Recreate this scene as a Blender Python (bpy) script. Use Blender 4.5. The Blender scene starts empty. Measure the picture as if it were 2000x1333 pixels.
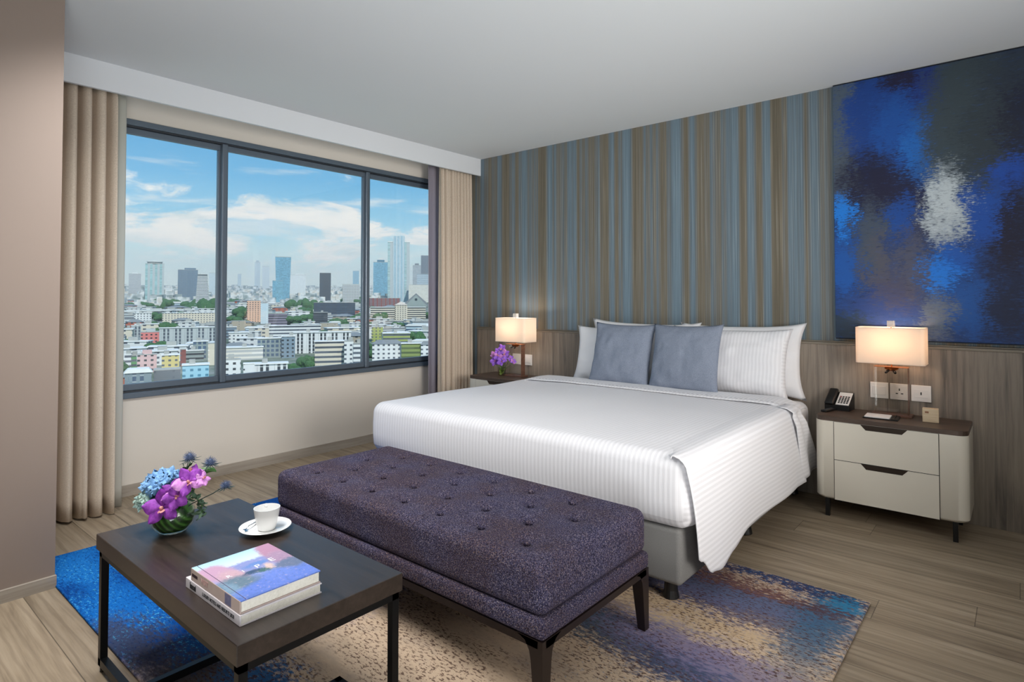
import bpy, bmesh, math, random
from mathutils import Vector, Matrix, Euler, noise
R = math.radians
PI = math.pi
SC = bpy.context.scene
COL = SC.collection

# ---------------------------------------------------------------- camera
cd = bpy.data.cameras.new('camera'); cam = bpy.data.objects.new('camera', cd); COL.objects.link(cam)
SC.camera = cam
cd.sensor_width = 36; cd.lens = 1172.5 * 36 / 2000
cd.shift_y = -109.16 / 2000
cd.clip_start = .02; cd.clip_end = 30000
cam.location = (4.3331, -4.2266, 1.2432)
YAW, PITCH = -0.7024, 0.0236
_f = Vector((math.sin(YAW) * math.cos(PITCH), math.cos(YAW) * math.cos(PITCH), math.sin(PITCH)))
cam.rotation_euler = _f.to_track_quat('-Z', 'Y').to_euler()

# ---------------------------------------------------------------- sky
def lin(c):
    if isinstance(c, str): c = [int(c[i:i + 2], 16) for i in (0, 2, 4)]
    return tuple((v / 255 / 12.92 if v / 255 <= .04045 else ((v / 255 + .055) / 1.055) ** 2.4) for v in c) + (1,)
class NT:
    def __init__(s, tree): s.t = tree; s.n = tree.nodes; s.l = tree.links
    def N(s, typ, **k):
        n = s.n.new(typ)
        for a, b in k.items():
            if a == 'i':
                for q, v in b.items(): s.put(n.inputs[q], v)
            else: setattr(n, a, b)
        return n
    def put(s, sock, v):
        if isinstance(v, bpy.types.NodeSocket): s.l.new(v, sock)
        elif isinstance(v, bpy.types.Node): s.l.new(v.outputs[0], sock)
        else: sock.default_value = v
    def M(s, op, a, b=0, c=None, clamp=False):
        n = s.N('ShaderNodeMath', operation=op, use_clamp=clamp); s.put(n.inputs[0], a); s.put(n.inputs[1], b)
        if c is not None: s.put(n.inputs[2], c)
        return n.outputs[0]
    def mix(s, f, a, b, bt='MIX'):
        n = s.N('ShaderNodeMix', data_type='RGBA', blend_type=bt); s.put(n.inputs[0], f); s.put(n.inputs[6], a); s.put(n.inputs[7], b); return n.outputs[2]
    def ramp(s, f, stops, interp='LINEAR'):
        n = s.N('ShaderNodeValToRGB'); r = n.color_ramp; r.interpolation = interp
        while len(r.elements) < len(stops): r.elements.new(.5)
        for e, (p, c) in zip(r.elements, stops): e.position = p; e.color = c if len(c) == 4 else (*c, 1)
        s.put(n.inputs[0], f); return n.outputs[0]
    def noise(s, vec, scale, detail=3, rough=.5, dist=0, out=0):
        n = s.N('ShaderNodeTexNoise'); s.put(n.inputs['Vector'], vec); n.inputs['Scale'].default_value = scale
        n.inputs['Detail'].default_value = detail; n.inputs['Roughness'].default_value = rough; n.inputs['Distortion'].default_value = dist
        return n.outputs[out]
    def mapping(s, vec, scale=(1, 1, 1), loc=(0, 0, 0)):
        n = s.N('ShaderNodeMapping'); s.put(n.inputs['Vector'], vec); n.inputs['Scale'].default_value = scale; n.inputs['Location'].default_value = loc; return n.outputs[0]
    def sep(s, vec):
        n = s.N('ShaderNodeSeparateXYZ'); s.put(n.inputs[0], vec); return n.outputs
    def comb(s, x, y, z):
        n = s.N('ShaderNodeCombineXYZ'); s.put(n.inputs[0], x); s.put(n.inputs[1], y); s.put(n.inputs[2], z); return n.outputs[0]
    def step(s, v, lo, hi):
        n = s.N('ShaderNodeMapRange', interpolation_type='SMOOTHSTEP'); s.put(n.inputs[0], v); s.put(n.inputs[1], lo); s.put(n.inputs[2], hi); return n.outputs[0]

W = bpy.data.worlds.new('sky'); SC.world = W; W.use_nodes = True
w = NT(W.node_tree); w.n.clear()
g = w.N('ShaderNodeTexCoord').outputs['Generated']
x, y, z = w.sep(g)
el = w.M('MULTIPLY', w.M('ARCSINE', z), 180 / PI)
sky = w.ramp(w.M('DIVIDE', w.M('ADD', el, 2), 42), [(0, lin('e0efec')), (.09, lin('deeeec')), (.15, lin('cdeaee')), (.22, lin('94d0ec')), (.30, lin('66b4e2')), (.42, lin('4a9fd6')), (1, lin('4a93cf'))])
az = w.M('ARCTAN2', y, w.M('MULTIPLY', x, -1))
p = w.comb(w.M('MULTIPLY', az, 2.6), w.M('MULTIPLY', el, .13), 0)
n1 = w.noise(p, 2.3, 8, .62, .4)
n2 = w.noise(w.mapping(p, (1.4, 3.2, 1), (3.1, 1.7, 0)), 1.5, 6, .6, .3)
band = w.M('MULTIPLY', w.step(el, .5, 5.2), w.M('SUBTRACT', 1, w.step(el, 7.2, 11)))
c1 = w.step(w.M('ADD', n1, w.M('MULTIPLY', band, .15)), .59, .70)
c2 = w.M('MULTIPLY', w.step(w.M('ADD', n2, w.M('MULTIPLY', band, .12)), .57, .75), .55)
cl = w.M('MULTIPLY', w.M('MAXIMUM', c1, c2), w.M('MULTIPLY', w.step(el, -.5, 4), w.M('SUBTRACT', 1, w.M('MULTIPLY', w.step(el, 9, 14), .75))))
shade = w.noise(w.mapping(p, (1, 1.6, 1), (0, .12, 0)), 3.4, 5, .6)
ccol = w.ramp(shade, [(.3, lin('d3e2e4')), (.5, lin('f6f4f0')), (.7, lin('fffaf2'))])
bg = w.N('ShaderNodeBackground', i={'Color': w.mix(cl, sky, ccol), 'Strength': 1.04})
w.l.new(bg.outputs[0], w.N('ShaderNodeOutputWorld').inputs[0])

# ---------------------------------------------------------------- lights
def light(name, typ, loc, energy, color=(1, 1, 1), rot=None, size=None, sy=None, target=None, **k):
    d = bpy.data.lights.new(name, typ); o = bpy.data.objects.new(name, d); COL.objects.link(o)
    d.energy = energy; d.color = color; o.location = loc
    if size is not None:
        if typ == 'AREA':
            d.size = size
            if sy: d.shape = 'RECTANGLE'; d.size_y = sy
        elif typ == 'SUN': d.angle = size
        else: d.shadow_soft_size = size
    if target is not None: o.rotation_euler = (Vector(target) - Vector(loc)).to_track_quat('-Z', 'Y').to_euler()
    elif rot: o.rotation_euler = rot
    for a, b in k.items(): setattr(d, a, b)
    return o
light('sun', 'SUN', (0, 0, 50), 3.7, (1, .95, .88), target=(-36, 14, 10), size=R(2))
light('right_fill', 'AREA', (5.6, -2.6, 1.5), 23, (1, .965, .925), target=(1.0, -1.0, 1.2), size=1.5, sy=1.2, spread=R(80))  # added fill from the right, no real fixture; lifts window wall and bed
light('overhead_fill', 'AREA', (2.4, -3.9, 2.55), 14, (1, .97, .93), target=(2.2, -3.4, 0), size=.8, sy=.6, spread=R(100))  # unseen overhead fill, added to brighten table, rug and left floor
light('window_side_fill', 'AREA', (1.85, -3.4, 2.55), 19, (.97, .985, 1), target=(1.2, -2.7, 0), size=.4, sy=.4, spread=R(125))  # another added fill overhead, lifts floor and curtain beside the window
light('ceiling_fill', 'AREA', (4.4, -4.4, .35), 43, (.92, .975, 1), target=(3.6, -3.4, 2.6), size=1.2, sy=1.2, spread=R(138))  # invented fill aimed upward to brighten the ceiling; no lamp stands there
light('ceiling_fill_right', 'AREA', (5.7, -1.9, .7), 8, (.94, .98, 1), target=(4.3, -1.7, 2.6), size=.8, sy=.8, spread=R(130))  # weaker upward fill, added to even out the right of the ceiling
SC.view_settings.view_transform = 'Standard'; SC.view_settings.look = 'None'; SC.view_settings.gamma = 1
SC.view_settings.exposure = .09; SC.view_settings.use_curve_mapping = False
SC.cycles.max_bounces = 10; SC.cycles.diffuse_bounces = 5; SC.cycles.glossy_bounces = 3; SC.cycles.transmission_bounces = 6
SC.cycles.transparent_max_bounces = 12; SC.cycles.volume_bounces = 0
SC.cycles.sample_clamp_indirect = 6; SC.cycles.use_denoising = True

# ---------------------------------------------------------------- materials
MATS = {}
def mat(name):
    m = bpy.data.materials.new(name); m.use_nodes = True
    n = NT(m.node_tree); n.n.clear()
    n.o = n.N('ShaderNodeOutputMaterial'); n.b = n.N('ShaderNodeBsdfPrincipled'); n.l.new(n.b.outputs[0], n.o.inputs[0])
    MATS[name] = m
    return m, n
def bump(n, h, strength=.2, dist=.01):
    b = n.N('ShaderNodeBump'); b.inputs['Strength'].default_value = strength; b.inputs['Distance'].default_value = dist
    n.put(b.inputs['Height'], h); n.l.new(b.outputs[0], n.b.inputs['Normal'])
def simple(name, col, rough=.5, metal=0, nz=0, nscale=40, **k):
    if name in MATS: return MATS[name]
    m, n = mat(name); c = lin(col) if isinstance(col, str) else col
    n.b.inputs['Base Color'].default_value = c; n.b.inputs['Roughness'].default_value = rough; n.b.inputs['Metallic'].default_value = metal
    if nz:
        f = n.noise(n.N('ShaderNodeTexCoord').outputs['Object'], nscale, 4)
        n.put(n.b.inputs['Base Color'], n.mix(f, tuple(v * (1 - nz) for v in c[:3]) + (1,), tuple(min(1, v * (1 + nz)) for v in c[:3]) + (1,)))
        bump(n, f, .08, .002)
    for a, b in k.items(): n.b.inputs[a.replace('_', ' ')].default_value = b
    return m
def obc(n, gen=False): return n.N('ShaderNodeTexCoord').outputs['Generated' if gen else 'Object']
def wood(name, c1, c2, c3, axis='x', rough=.45, plank=None, grain=1., ring=0., plen=1.2, spec=.5):
    """long-grained wood; axis = grain direction; plank = (width) of boards across"""
    m, n = mat(name); v = obc(n); X, Y, Z = n.sep(v)
    if axis == 'x': a, b, c = X, Y, Z
    elif axis == 'y': a, b, c = Y, X, Z
    else: a, b, c = Z, X, Y
    off = 0
    if plank:
        row = n.M('FLOOR', n.M('DIVIDE', b, plank))
        wn = n.N('ShaderNodeTexWhiteNoise', noise_dimensions='1D'); n.put(wn.inputs['W'], row); off = wn.outputs[0]
        a2 = n.M('ADD', a, n.M('MULTIPLY', off, plen))
        col_ = n.M('FLOOR', n.M('DIVIDE', a2, plen))
        wn2 = n.N('ShaderNodeTexWhiteNoise', noise_dimensions='2D'); n.put(wn2.inputs['Vector'], n.comb(row, col_, 0)); tone = wn2.outputs[0]
    p = n.comb(n.M('ADD', a, n.M('MULTIPLY', off, 13.)) if plank else a, n.M('MULTIPLY', b, 1), n.M('ADD', c, n.M('MULTIPLY', tone, 7.)) if plank else c)
    g1 = n.noise(n.mapping(p, (2.2 * grain, 60 * grain, 60 * grain)), 1, 6, .65, .5)
    g2 = n.noise(n.mapping(p, (1.1 * grain, 9 * grain, 9 * grain)), 1, 4, .6, 1.2 + ring)
    f = n.M('ADD', n.M('MULTIPLY', g1, .55), n.M('MULTIPLY', g2, .55))
    col = n.ramp(f, [(.36, lin(c1)), (.54, lin(c2)), (.74, lin(c3))])
    if ring:
        wv = n.N('ShaderNodeTexWave', wave_type='BANDS', bands_direction='Y'); n.put(wv.inputs[0], n.mapping(p, (1.2, 7, 7))); wv.inputs['Scale'].default_value = 1.; wv.inputs['Distortion'].default_value = 9; wv.inputs['Detail'].default_value = 3; wv.inputs['Detail Scale'].default_value = .8
        col = n.mix(n.M('MULTIPLY', n.step(wv.outputs[1], .0, .35), -1), col, col)
        col = n.mix(n.M('MULTIPLY', n.M('SUBTRACT', 1, n.step(wv.outputs[1], .02, .22)), ring), col, lin(c1))
    if plank:
        hsv = n.N('ShaderNodeHueSaturation'); n.put(hsv.inputs['Color'], col); n.put(hsv.inputs['Value'], n.M('ADD', .90, n.M('MULTIPLY', tone, .2))); col = hsv.outputs[0]
        fb = n.M('ABSOLUTE', n.M('SUBTRACT', n.M('FRACT', n.M('DIVIDE', b, plank)), .5))
        fa = n.M('ABSOLUTE', n.M('SUBTRACT', n.M('FRACT', n.M('DIVIDE', a2, plen)), .5))
        gap = n.M('MAXIMUM', n.step(fb, .5 - .0022 / plank, .5 - .0008 / plank), n.step(fa, .5 - .002 / plen, .5 - .0008 / plen))
        col = n.mix(n.M('MULTIPLY', gap, .65), col, lin('2a241f'))
    n.put(n.b.inputs['Base Color'], col)
    n.put(n.b.inputs['Roughness'], n.M('ADD', rough - .06, n.M('MULTIPLY', g1, .12)))
    n.b.inputs['Specular IOR Level'].default_value = spec
    bump(n, g1, .12, .002)
    return m
def fabric(name, ca, cb, scale=900, rough=.95, bs=.35, aniso=(1, 1, 1), dist=.0015, mottle=0):
    m, n = mat(name); v = obc(n)
    f = n.noise(n.mapping(v, aniso), scale, 2, .6)
    col = n.ramp(f, [(.33, lin(ca)), (.67, lin(cb))])
    if mottle:
        f2 = n.noise(n.mapping(v, aniso), scale / 7, 4, .6); col = n.mix(n.M('MULTIPLY', f2, mottle), col, lin(ca))
    n.put(n.b.inputs['Base Color'], col); n.b.inputs['Roughness'].default_value = rough; n.b.inputs['Specular IOR Level'].default_value = .15
    bump(n, f, bs, dist)
    return m
def blobs(n, v, base, items, wob=.12, nscale=3., nvec=(1, 1, 1), jit=0, jscale=60, jvec=(1, 1, 1)):
    """items: (x, y, rx, ry, colour, soft[, amount]) painted patches with ragged edges"""
    X, Y, Z = n.sep(v)
    nz = n.noise(n.mapping(v, nvec), nscale, 7, .62, .3, out=1)
    a, b, c = n.sep(nz)
    X = n.M('ADD', X, n.M('MULTIPLY', n.M('SUBTRACT', a, .5), wob * 2)); Y = n.M('ADD', Y, n.M('MULTIPLY', n.M('SUBTRACT', b, .5), wob * 2))
    if jit:
        a, b, c = n.sep(n.noise(n.mapping(v, jvec), jscale, 3, .7, 0, out=1))
        X = n.M('ADD', X, n.M('MULTIPLY', n.M('SUBTRACT', a, .5), jit)); Y = n.M('ADD', Y, n.M('MULTIPLY', n.M('SUBTRACT', b, .5), jit))
    col = base
    for it in items:
        x, y, rx, ry, c, soft = it[:6]; am = it[6] if len(it) > 6 else 1
        dx = n.M('DIVIDE', n.M('SUBTRACT', X, x), rx); dy = n.M('DIVIDE', n.M('SUBTRACT', Y, y), ry)
        d = n.M('SQRT', n.M('ADD', n.M('MULTIPLY', dx, dx), n.M('MULTIPLY', dy, dy)))
        f = n.M('SUBTRACT', 1, n.step(d, 1 - soft, 1 + soft))
        col = n.mix(n.M('MULTIPLY', f, am), col, lin(c))
    return col
def glass(name, tint=(1, 1, 1, 1), rough=0, ior=1.45, thin=True):
    m, n = mat(name); n.n.remove(n.b)
    if thin:  # thin pane: Schlick reflection over clear transmission, same from both sides
        t = n.N('ShaderNodeBsdfTransparent', i={'Color': tint}); g_ = n.N('ShaderNodeBsdfGlossy', i={'Color': (1, 1, 1, 1), 'Roughness': .02})
        ge = n.N('ShaderNodeNewGeometry'); dt = n.N('ShaderNodeVectorMath', operation='DOT_PRODUCT'); n.put(dt.inputs[0], ge.outputs['Normal']); n.put(dt.inputs[1], ge.outputs['Incoming'])
        fr = n.M('ADD', .04, n.M('MULTIPLY', .96, n.M('POWER', n.M('SUBTRACT', 1, n.M('ABSOLUTE', dt.outputs['Value'])), 5)))
        mx = n.N('ShaderNodeMixShader'); n.put(mx.inputs[0], fr); n.l.new(t.outputs[0], mx.inputs[1]); n.l.new(g_.outputs[0], mx.inputs[2])
        n.l.new(mx.outputs[0], n.o.inputs[0])
    else:
        g_ = n.N('ShaderNodeBsdfGlass', i={'Color': tint, 'Roughness': rough, 'IOR': ior}); n.l.new(g_.outputs[0], n.o.inputs[0])
    return m

# ---------------------------------------------------------------- mesh helpers
class MB:
    def __init__(s): s.bm = bmesh.new(); s.uv = None
    def box(s, x0, x1, y0, y1, z0, z1, bev=0, seg=2, M=None):
        r = bmesh.ops.create_cube(s.bm, size=1); vs = r['verts']
        for v in vs: v.co = Vector(((x0 + x1) / 2 + v.co.x * (x1 - x0), (y0 + y1) / 2 + v.co.y * (y1 - y0), (z0 + z1) / 2 + v.co.z * (z1 - z0)))
        if bev:
            es = {e for v in vs for e in v.link_edges}
            r2 = bmesh.ops.bevel(s.bm, geom=list(es), offset=bev, segments=seg, affect='EDGES', profile=.5)
            vs = r2['verts']
        if M is not None:
            for v in vs: v.co = M @ v.co
        return s
    def ring(s, c, r, n, M=None, z=0, ry=None):
        out = []
        for i in range(n):
            a = 2 * PI * i / n; p = Vector((c[0] + r * math.cos(a), c[1] + (ry or r) * math.sin(a), z))
            out.append(s.bm.verts.new(M @ p if M is not None else p))
        return out
    def skin(s, rings, closed=True, cap0=True, cap1=True):
        for a, b in zip(rings, rings[1:]):
            k = len(a)
            for i in range(k if closed else k - 1): s.bm.faces.new((a[i], a[(i + 1) % k], b[(i + 1) % k], b[i]))
        if cap0 and closed: s.bm.faces.new(list(reversed(rings[0])))
        if cap1 and closed: s.bm.faces.new(rings[-1])
        return s
    def lathe(s, prof, n=32, c=(0, 0), M=None, cap0=True, cap1=True, sx=1):
        return s.skin([s.ring(c, r, n, M, z, r * sx) for r, z in prof], True, cap0, cap1)
    def cyl(s, c, r, z0, z1, n=20, r1=None): return s.lathe([(r, z0), (r1 if r1 is not None else r, z1)], n, c)
    def tube(s, pts, r, n=8, cap=True):
        pts = [Vector(p) for p in pts]; rings = []
        rs = r if isinstance(r, (list, tuple)) else [r] * len(pts)
        up = Vector((0, 0, 1)); prev = None
        for i, p in enumerate(pts):
            t = (pts[min(i + 1, len(pts) - 1)] - pts[max(i - 1, 0)]).normalized()
            a = prev if prev is not None else (up if abs(t.z) < .9 else Vector((1, 0, 0)))
            u = (a - t * a.dot(t)).normalized(); prev = u; v = t.cross(u)
            rings.append([s.bm.verts.new(p + (u * math.cos(2 * PI * k / n) + v * math.sin(2 * PI * k / n)) * rs[i]) for k in range(n)])
        return s.skin(rings, True, cap, cap)
    def prism(s, pts, h0, h1, axis='z', M=None):
        def P(a, b, h):
            q = Vector((a, b, h)) if axis == 'z' else (Vector((a, h, b)) if axis == 'y' else Vector((h, a, b)))
            return M @ q if M is not None else q
        A = [s.bm.verts.new(P(a, b, h0)) for a, b in pts]; B = [s.bm.verts.new(P(a, b, h1)) for a, b in pts]
        return s.skin([A, B])
    def grid(s, nu, nv, fn, wrapu=False):
        V = [[s.bm.verts.new(fn(i / nu, j / nv)) for j in range(nv + 1)] for i in range(nu if wrapu else nu + 1)]
        k = len(V)
        for i in range(nu if wrapu else nu):
            for j in range(nv): s.bm.faces.new((V[i][j], V[(i + 1) % k][j], V[(i + 1) % k][j + 1], V[i][j + 1]))
        return s
    def rbox(s, hx, hy, hz, r, step=.03, fn=None, c=(0, 0, 0)):
        """soft box with rounded edges, dense enough to carve with fn"""
        H = (hx, hy, hz)
        def cuts(h):
            inner = max(h - r, 1e-4); ni = max(1, int(2 * inner / step)); e = [-h + r * (1 - math.cos(t * PI / 8)) if 0 else -h + r * t / 4 for t in range(4)]
            mid = [-inner + 2 * inner * i / ni for i in range(ni + 1)]
            return e + mid + [-q for q in reversed(e)]
        cs = [cuts(h) for h in H]; cache = {}
        def V(i, j, k):
            key = (round(i, 5), round(j, 5), round(k, 5))
            if key not in cache:
                p = Vector((i, j, k)); q = Vector([max(-h + r, min(h - r, a)) for a, h in zip(p, H)]); d = p - q
                if d.length > 1e-9: d = d.normalized() * r
                p = q + d
                if fn: p = fn(p)
                cache[key] = s.bm.verts.new(p + Vector(c))
            return cache[key]
        for ax in range(3):
            o = [k for k in range(3) if k != ax]
            for sg in (-1, 1):
                A, B = cs[o[0]], cs[o[1]]
                for i in range(len(A) - 1):
                    for j in range(len(B) - 1):
                        q = []
                        for a, b in ((A[i], B[j]), (A[i + 1], B[j]), (A[i + 1], B[j + 1]), (A[i], B[j + 1])):
                            co = [0, 0, 0]; co[ax] = sg * H[ax]; co[o[0]] = a; co[o[1]] = b; q.append(V(*co))
                        if (sg == 1) == (ax == 1): q.reverse()
                        if len(set(q)) == 4:
                            try: s.bm.faces.new(q)
                            except ValueError: pass
        return s
    def build(s, name, m, parent=None, loc=None, rot=None, smooth=False, recalc=True):
        if recalc: bmesh.ops.recalc_face_normals(s.bm, faces=s.bm.faces)
        me = bpy.data.meshes.new(name); s.bm.to_mesh(me); s.bm.free()
        if smooth:
            for p_ in me.polygons: p_.use_smooth = True
            if smooth != True:
                try: me.set_sharp_from_angle(angle=R(smooth))
                except Exception: pass
        if m is not None: me.materials.append(m)
        o = bpy.data.objects.new(name, me); COL.objects.link(o)
        if parent is not None: o.parent = parent
        if loc is not None: o.location = loc
        if rot is not None: o.rotation_euler = rot
        return o
def tag(o, label, cat, group=None, kind=None):
    o['label'] = label; o['category'] = cat
    if group: o['group'] = group
    if kind: o['kind'] = kind
    return o
def thing(name, label, cat, loc=(0, 0, 0), rz=0, group=None):
    o = bpy.data.objects.new(name, None); o.empty_display_size = .1; COL.objects.link(o); o.location = loc; o.rotation_euler = (0, 0, rz)
    return tag(o, label, cat, group)
def struct(o): o['kind'] = 'structure'; return o
def copy_tree(o, parent=None):
    c = o.copy(); COL.objects.link(c)
    if parent is not None: c.parent = parent
    for ch in list(o.children): copy_tree(ch, c)
    return c
def text(name, body, size, m, parent, M, depth=.0004, align='CENTER', bold=0):
    cu = bpy.data.curves.new(name, 'FONT'); cu.body = body; cu.size = size; cu.extrude = depth; cu.align_x = align; cu.align_y = 'CENTER'; cu.offset = bold
    t = bpy.data.objects.new('tmp', cu); COL.objects.link(t)
    dg = bpy.context.evaluated_depsgraph_get(); me = bpy.data.meshes.new_from_object(t.evaluated_get(dg))
    bpy.data.objects.remove(t); me.materials.clear(); me.materials.append(m); me.transform(M)
    o = bpy.data.objects.new(name, me); COL.objects.link(o); o.parent = parent; return o

# ================================================================ SETTING
XR, YB, CH = 6.4, -8.2, 2.6
m_floor = wood('floor_planks', '6a5c4d', '94846f', 'ab9b86', 'x', .42, plank=.19, grain=.8, ring=.28, plen=1.25, spec=.4)
m_wall = simple('wall_paint', 'e0d8cd', .9); m_wall.node_tree.nodes['Principled BSDF'].inputs['Specular IOR Level'].default_value = .2
m_wall2 = simple('wall_paint_dark', '93847a', .9, Specular_IOR_Level=.2)  # darker tone than the other walls
m_ceil = simple('ceiling_paint', 'dfe2e3', .95, Specular_IOR_Level=.1)
m_pelmet = simple('pelmet_paint', 'e0e3e6', .9, Specular_IOR_Level=.1)
m_base = wood('baseboard_wood', '857a6e', 'a3998d', 'b4aa9e', 'x', .6, grain=.8)
m_basey = wood('baseboard_wood_side', '857a6e', 'a3998d', 'b4aa9e', 'y', .6, grain=.8)
def wallpaper():
    m, n = mat('striped_wallpaper'); X, Y, Z = n.sep(obc(n))
    q = n.comb(X, 0, 0)
    lo = n.noise(q, 9.5, 2, .5); hi = n.noise(n.comb(X, 0, n.M('MULTIPLY', Z, .004)), 190, 3, .8); md = n.noise(q, 34, 2, .6)
    f = n.M('ADD', n.M('MULTIPLY', lo, 1.05), n.M('MULTIPLY', md, .27))
    col = n.ramp(f, [(.50, lin('7d7565')), (.60, lin('8a8272')), (.65, lin('858784')), (.70, lin('7c8d98')), (.80, lin('8298a6'))])
    k = n.ramp(hi, [(.35, lin('8a8a8a')), (.5, lin('c8c8c8')), (.62, lin('ffffff'))])
    col = n.mix(.62, col, k, 'MULTIPLY'); col = n.mix(n.M('MULTIPLY', n.step(hi, .58, .68), .6), col, lin('a9aaa2'))
    n.put(n.b.inputs['Base Color'], col); n.b.inputs['Roughness'].default_value = .6; n.b.inputs['Specular IOR Level'].default_value = .3
    bump(n, hi, .3, .002); return m
m_paper = wallpaper()
struct(MB().box(-.2, XR + .2, YB - .2, .2, -.2, 0).build('floor', m_floor))
struct(MB().box(-.2, XR + .2, YB - .2, .2, CH, CH + .3).build('ceiling', m_ceil))
struct(MB().box(0, XR + .2, 0, .2, 0, CH).build('wall_bed', m_paper))
WZ0, WZ1, WY0, WY1 = .613, 2.396, -3.36, -.06
b = MB(); b.box(-.2, 0, YB, .2, 0, WZ0); b.box(-.2, 0, YB, .2, WZ1, CH); b.box(-.2, 0, YB, WY0, WZ0, WZ1); b.box(-.2, 0, WY1, .2, WZ0, WZ1)
struct(b.build('wall_window', m_wall))
struct(MB().box(XR, XR + .2, YB, 0, 0, CH).build('wall_right', m_wall))
struct(MB().box(0, XR, YB - .2, YB, 0, CH).build('wall_back', m_wall))
struct(MB().box(0, 1.128, YB, -3.5, 0, CH).build('wall_left', m_wall2))
struct(MB().box(1.128, 1.143, YB, -3.497, 0, .052).build('baseboard_left', m_basey))
struct(MB().box(0, .014, -3.5, -.02, 0, .068).build('baseboard_window', m_basey))
struct(MB().box(.338, .36, -3.5, -.001, 2.4395, CH).build('trim_1', m_pelmet))
# window
m_frame = simple('grey_aluminium', '66727e', .3, .3)
m_frame2 = simple('dark_gasket', '2b3036', .5)
m_pane = glass('window_glass', (.97, .985, .985, 1))
wn = bpy.data.objects.new('window_1', None); COL.objects.link(wn); wn['kind'] = 'structure'
b = MB()
def rect_frame(b, y0, y1, z0, z1, t, x0, x1, bev=.003):
    b.box(x0, x1, y0, y1, z0, z0 + t, bev); b.box(x0, x1, y0, y1, z1 - t, z1, bev); b.box(x0, x1, y0, y0 + t, z0 + t, z1 - t, bev); b.box(x0, x1, y1 - t, y1, z0 + t, z1 - t, bev)
rect_frame(b, WY0, WY1, WZ0, WZ1, .036, -.10, .018)
b.build('window_frame', m_frame, wn)
b = MB(); rect_frame(b, WY0 + .036, WY1 - .036, WZ0 + .036, WZ1 - .036, .010, -.09, -.004, 0); b.build('window_gasket', m_frame2, wn)
for (y0, y1, xo) in ((-3.314, -2.285, -.024), (-2.30, -1.055, -.012), (-1.075, -.106, -.024)):
    b = MB(); rect_frame(b, y0, y1, WZ0 + .046, WZ1 - .046, .040, xo - .03, xo); s = b.build('window_sash', m_frame, wn)
    MB().box(xo - .019, xo - .015, y0 + .036, y1 - .036, WZ0 + .082, WZ1 - .082).build('window_pane', m_pane, s)
for y in (-2.295, -1.062):
    b = MB(); b.box(-.05, .010, y - .016, y + .026, WZ0 + .04, WZ1 - .04, .008); b.build('window_mullion', m_frame, wn)
# pane edge gaskets
# headboard panelling
m_panel = wood('panel_wood', '5d5650', '877c71', 'a29687', 'z', .55, plank=.62, grain=.9, plen=30)
hp = thing('headboard_panel', 'grey-brown wood wall panelling with thin cap rail behind the bed and nightstands', 'wall panel', (0, 0, 0))
MB().box(.345, XR, -.028, 0, 0, .957).build('panel', m_panel, hp)
m_cap = wood('cap_wood', '5f564c', '7d7467', '968c7d', 'x', .5)
b = MB(); b.box(.335, XR, -.034, 0, .957, .972, .002); b.box(.335, XR, -.020, 0, .974, .980); b.build('cap_rail', m_cap, hp)

# ================================================================ RUG
m, n = mat('rug_pattern'); v = obc(n)
X, Y, Z = n.sep(v)
sp = n.noise(n.mapping(v, (48, 110, 1)), 1, 4, .7); sp2 = n.noise(n.mapping(v, (62, 90, 1), (5, 3, 0)), 1, 3, .7); big = n.noise(n.mapping(v, (3, 6, 1)), 1, 5, .6)
base = n.ramp(big, [(.3, lin('b5a08a')), (.5, lin('cbb39a')), (.68, lin('a89788'))])
col = blobs(n, v, base, [
    (1.1, -2.45, 1.15, 2.2, '093f86', .16), (.45, -2.9, .5, .7, '0b549f', .4, .8), (1.25, -3.34, .3, .2, '0a3f86', .4, .8), (1.0, -3.38, .25, .12, '1c78cc', .5, .8), (1.55, -3.38, .3, .14, '1468ba', .5, .9), (1.85, -3.44, .22, .10, '3a3d4c', .5, .85),
    (2.25, -3.38, .26, .16, '40404a', .5, .9), (2.10, -3.2, .12, .16, '12508f', .5, .9), (2.47, -3.25, .18, .10, '275f92', .5, .95), (2.45, -2.3, .5, .14, '1d3f60', .5, .8), (3.10, -2.24, .28, .10, '23455e', .5, .9), (2.95, -2.08, .2, .08, '4a3a44', .5, .6),
    (3.45, -2.32, .22, .10, '243f66', .5, .9), (3.33, -2.18, .26, .10, '7d7596', .6, .8), (3.62, -2.20, .2, .10, '756d8e', .6, .7), (3.3, -1.97, .55, .055, 'bfa586', .5, .95), (3.35, -1.70, .5, .14, '535f80', .45, .95), (3.15, -1.80, .3, .07, '6a6c8c', .5, .9),
    (3.50, -1.84, .25, .06, '4d4a62', .5, .7), (3.45, -1.58, .38, .05, '6a4038', .6, .8), (3.74, -1.72, .10, .35, '3a6180', .6, .85), (3.5, -1.435, .5, .05, '0f3766', .4, .95), (3.78, -1.50, .08, .07, '2a7aa2', .5, .95), (3.1, -1.48, .2, .06, '4f2f33', .6, .7), (3.72, -1.60, .12, .05, '542f2b', .5, .7)],
    wob=.10, nscale=4.5, nvec=(1, 1.8, 1), jit=.40, jscale=34, jvec=(1, 2.4, 1))
brown = n.step(sp, .535, .565); inblue = n.M('SUBTRACT', 1, n.step(X, 1.95, 2.3))
patch = n.step(n.noise(n.mapping(v, (2.2, 6, 1), (1, 2, 0)), 1, 3, .5), .32, .52)
col = n.mix(n.M('MULTIPLY', n.M('MULTIPLY', brown, .85), n.M('MULTIPLY', n.M('SUBTRACT', 1, inblue), patch)), col, lin('4c332d'))
col = n.mix(n.M('MULTIPLY', n.M('MULTIPLY', n.step(sp2, .56, .62), .75), n.M('MULTIPLY', inblue, n.step(big, .42, .56))), col, lin('4fb0e0'))
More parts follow.
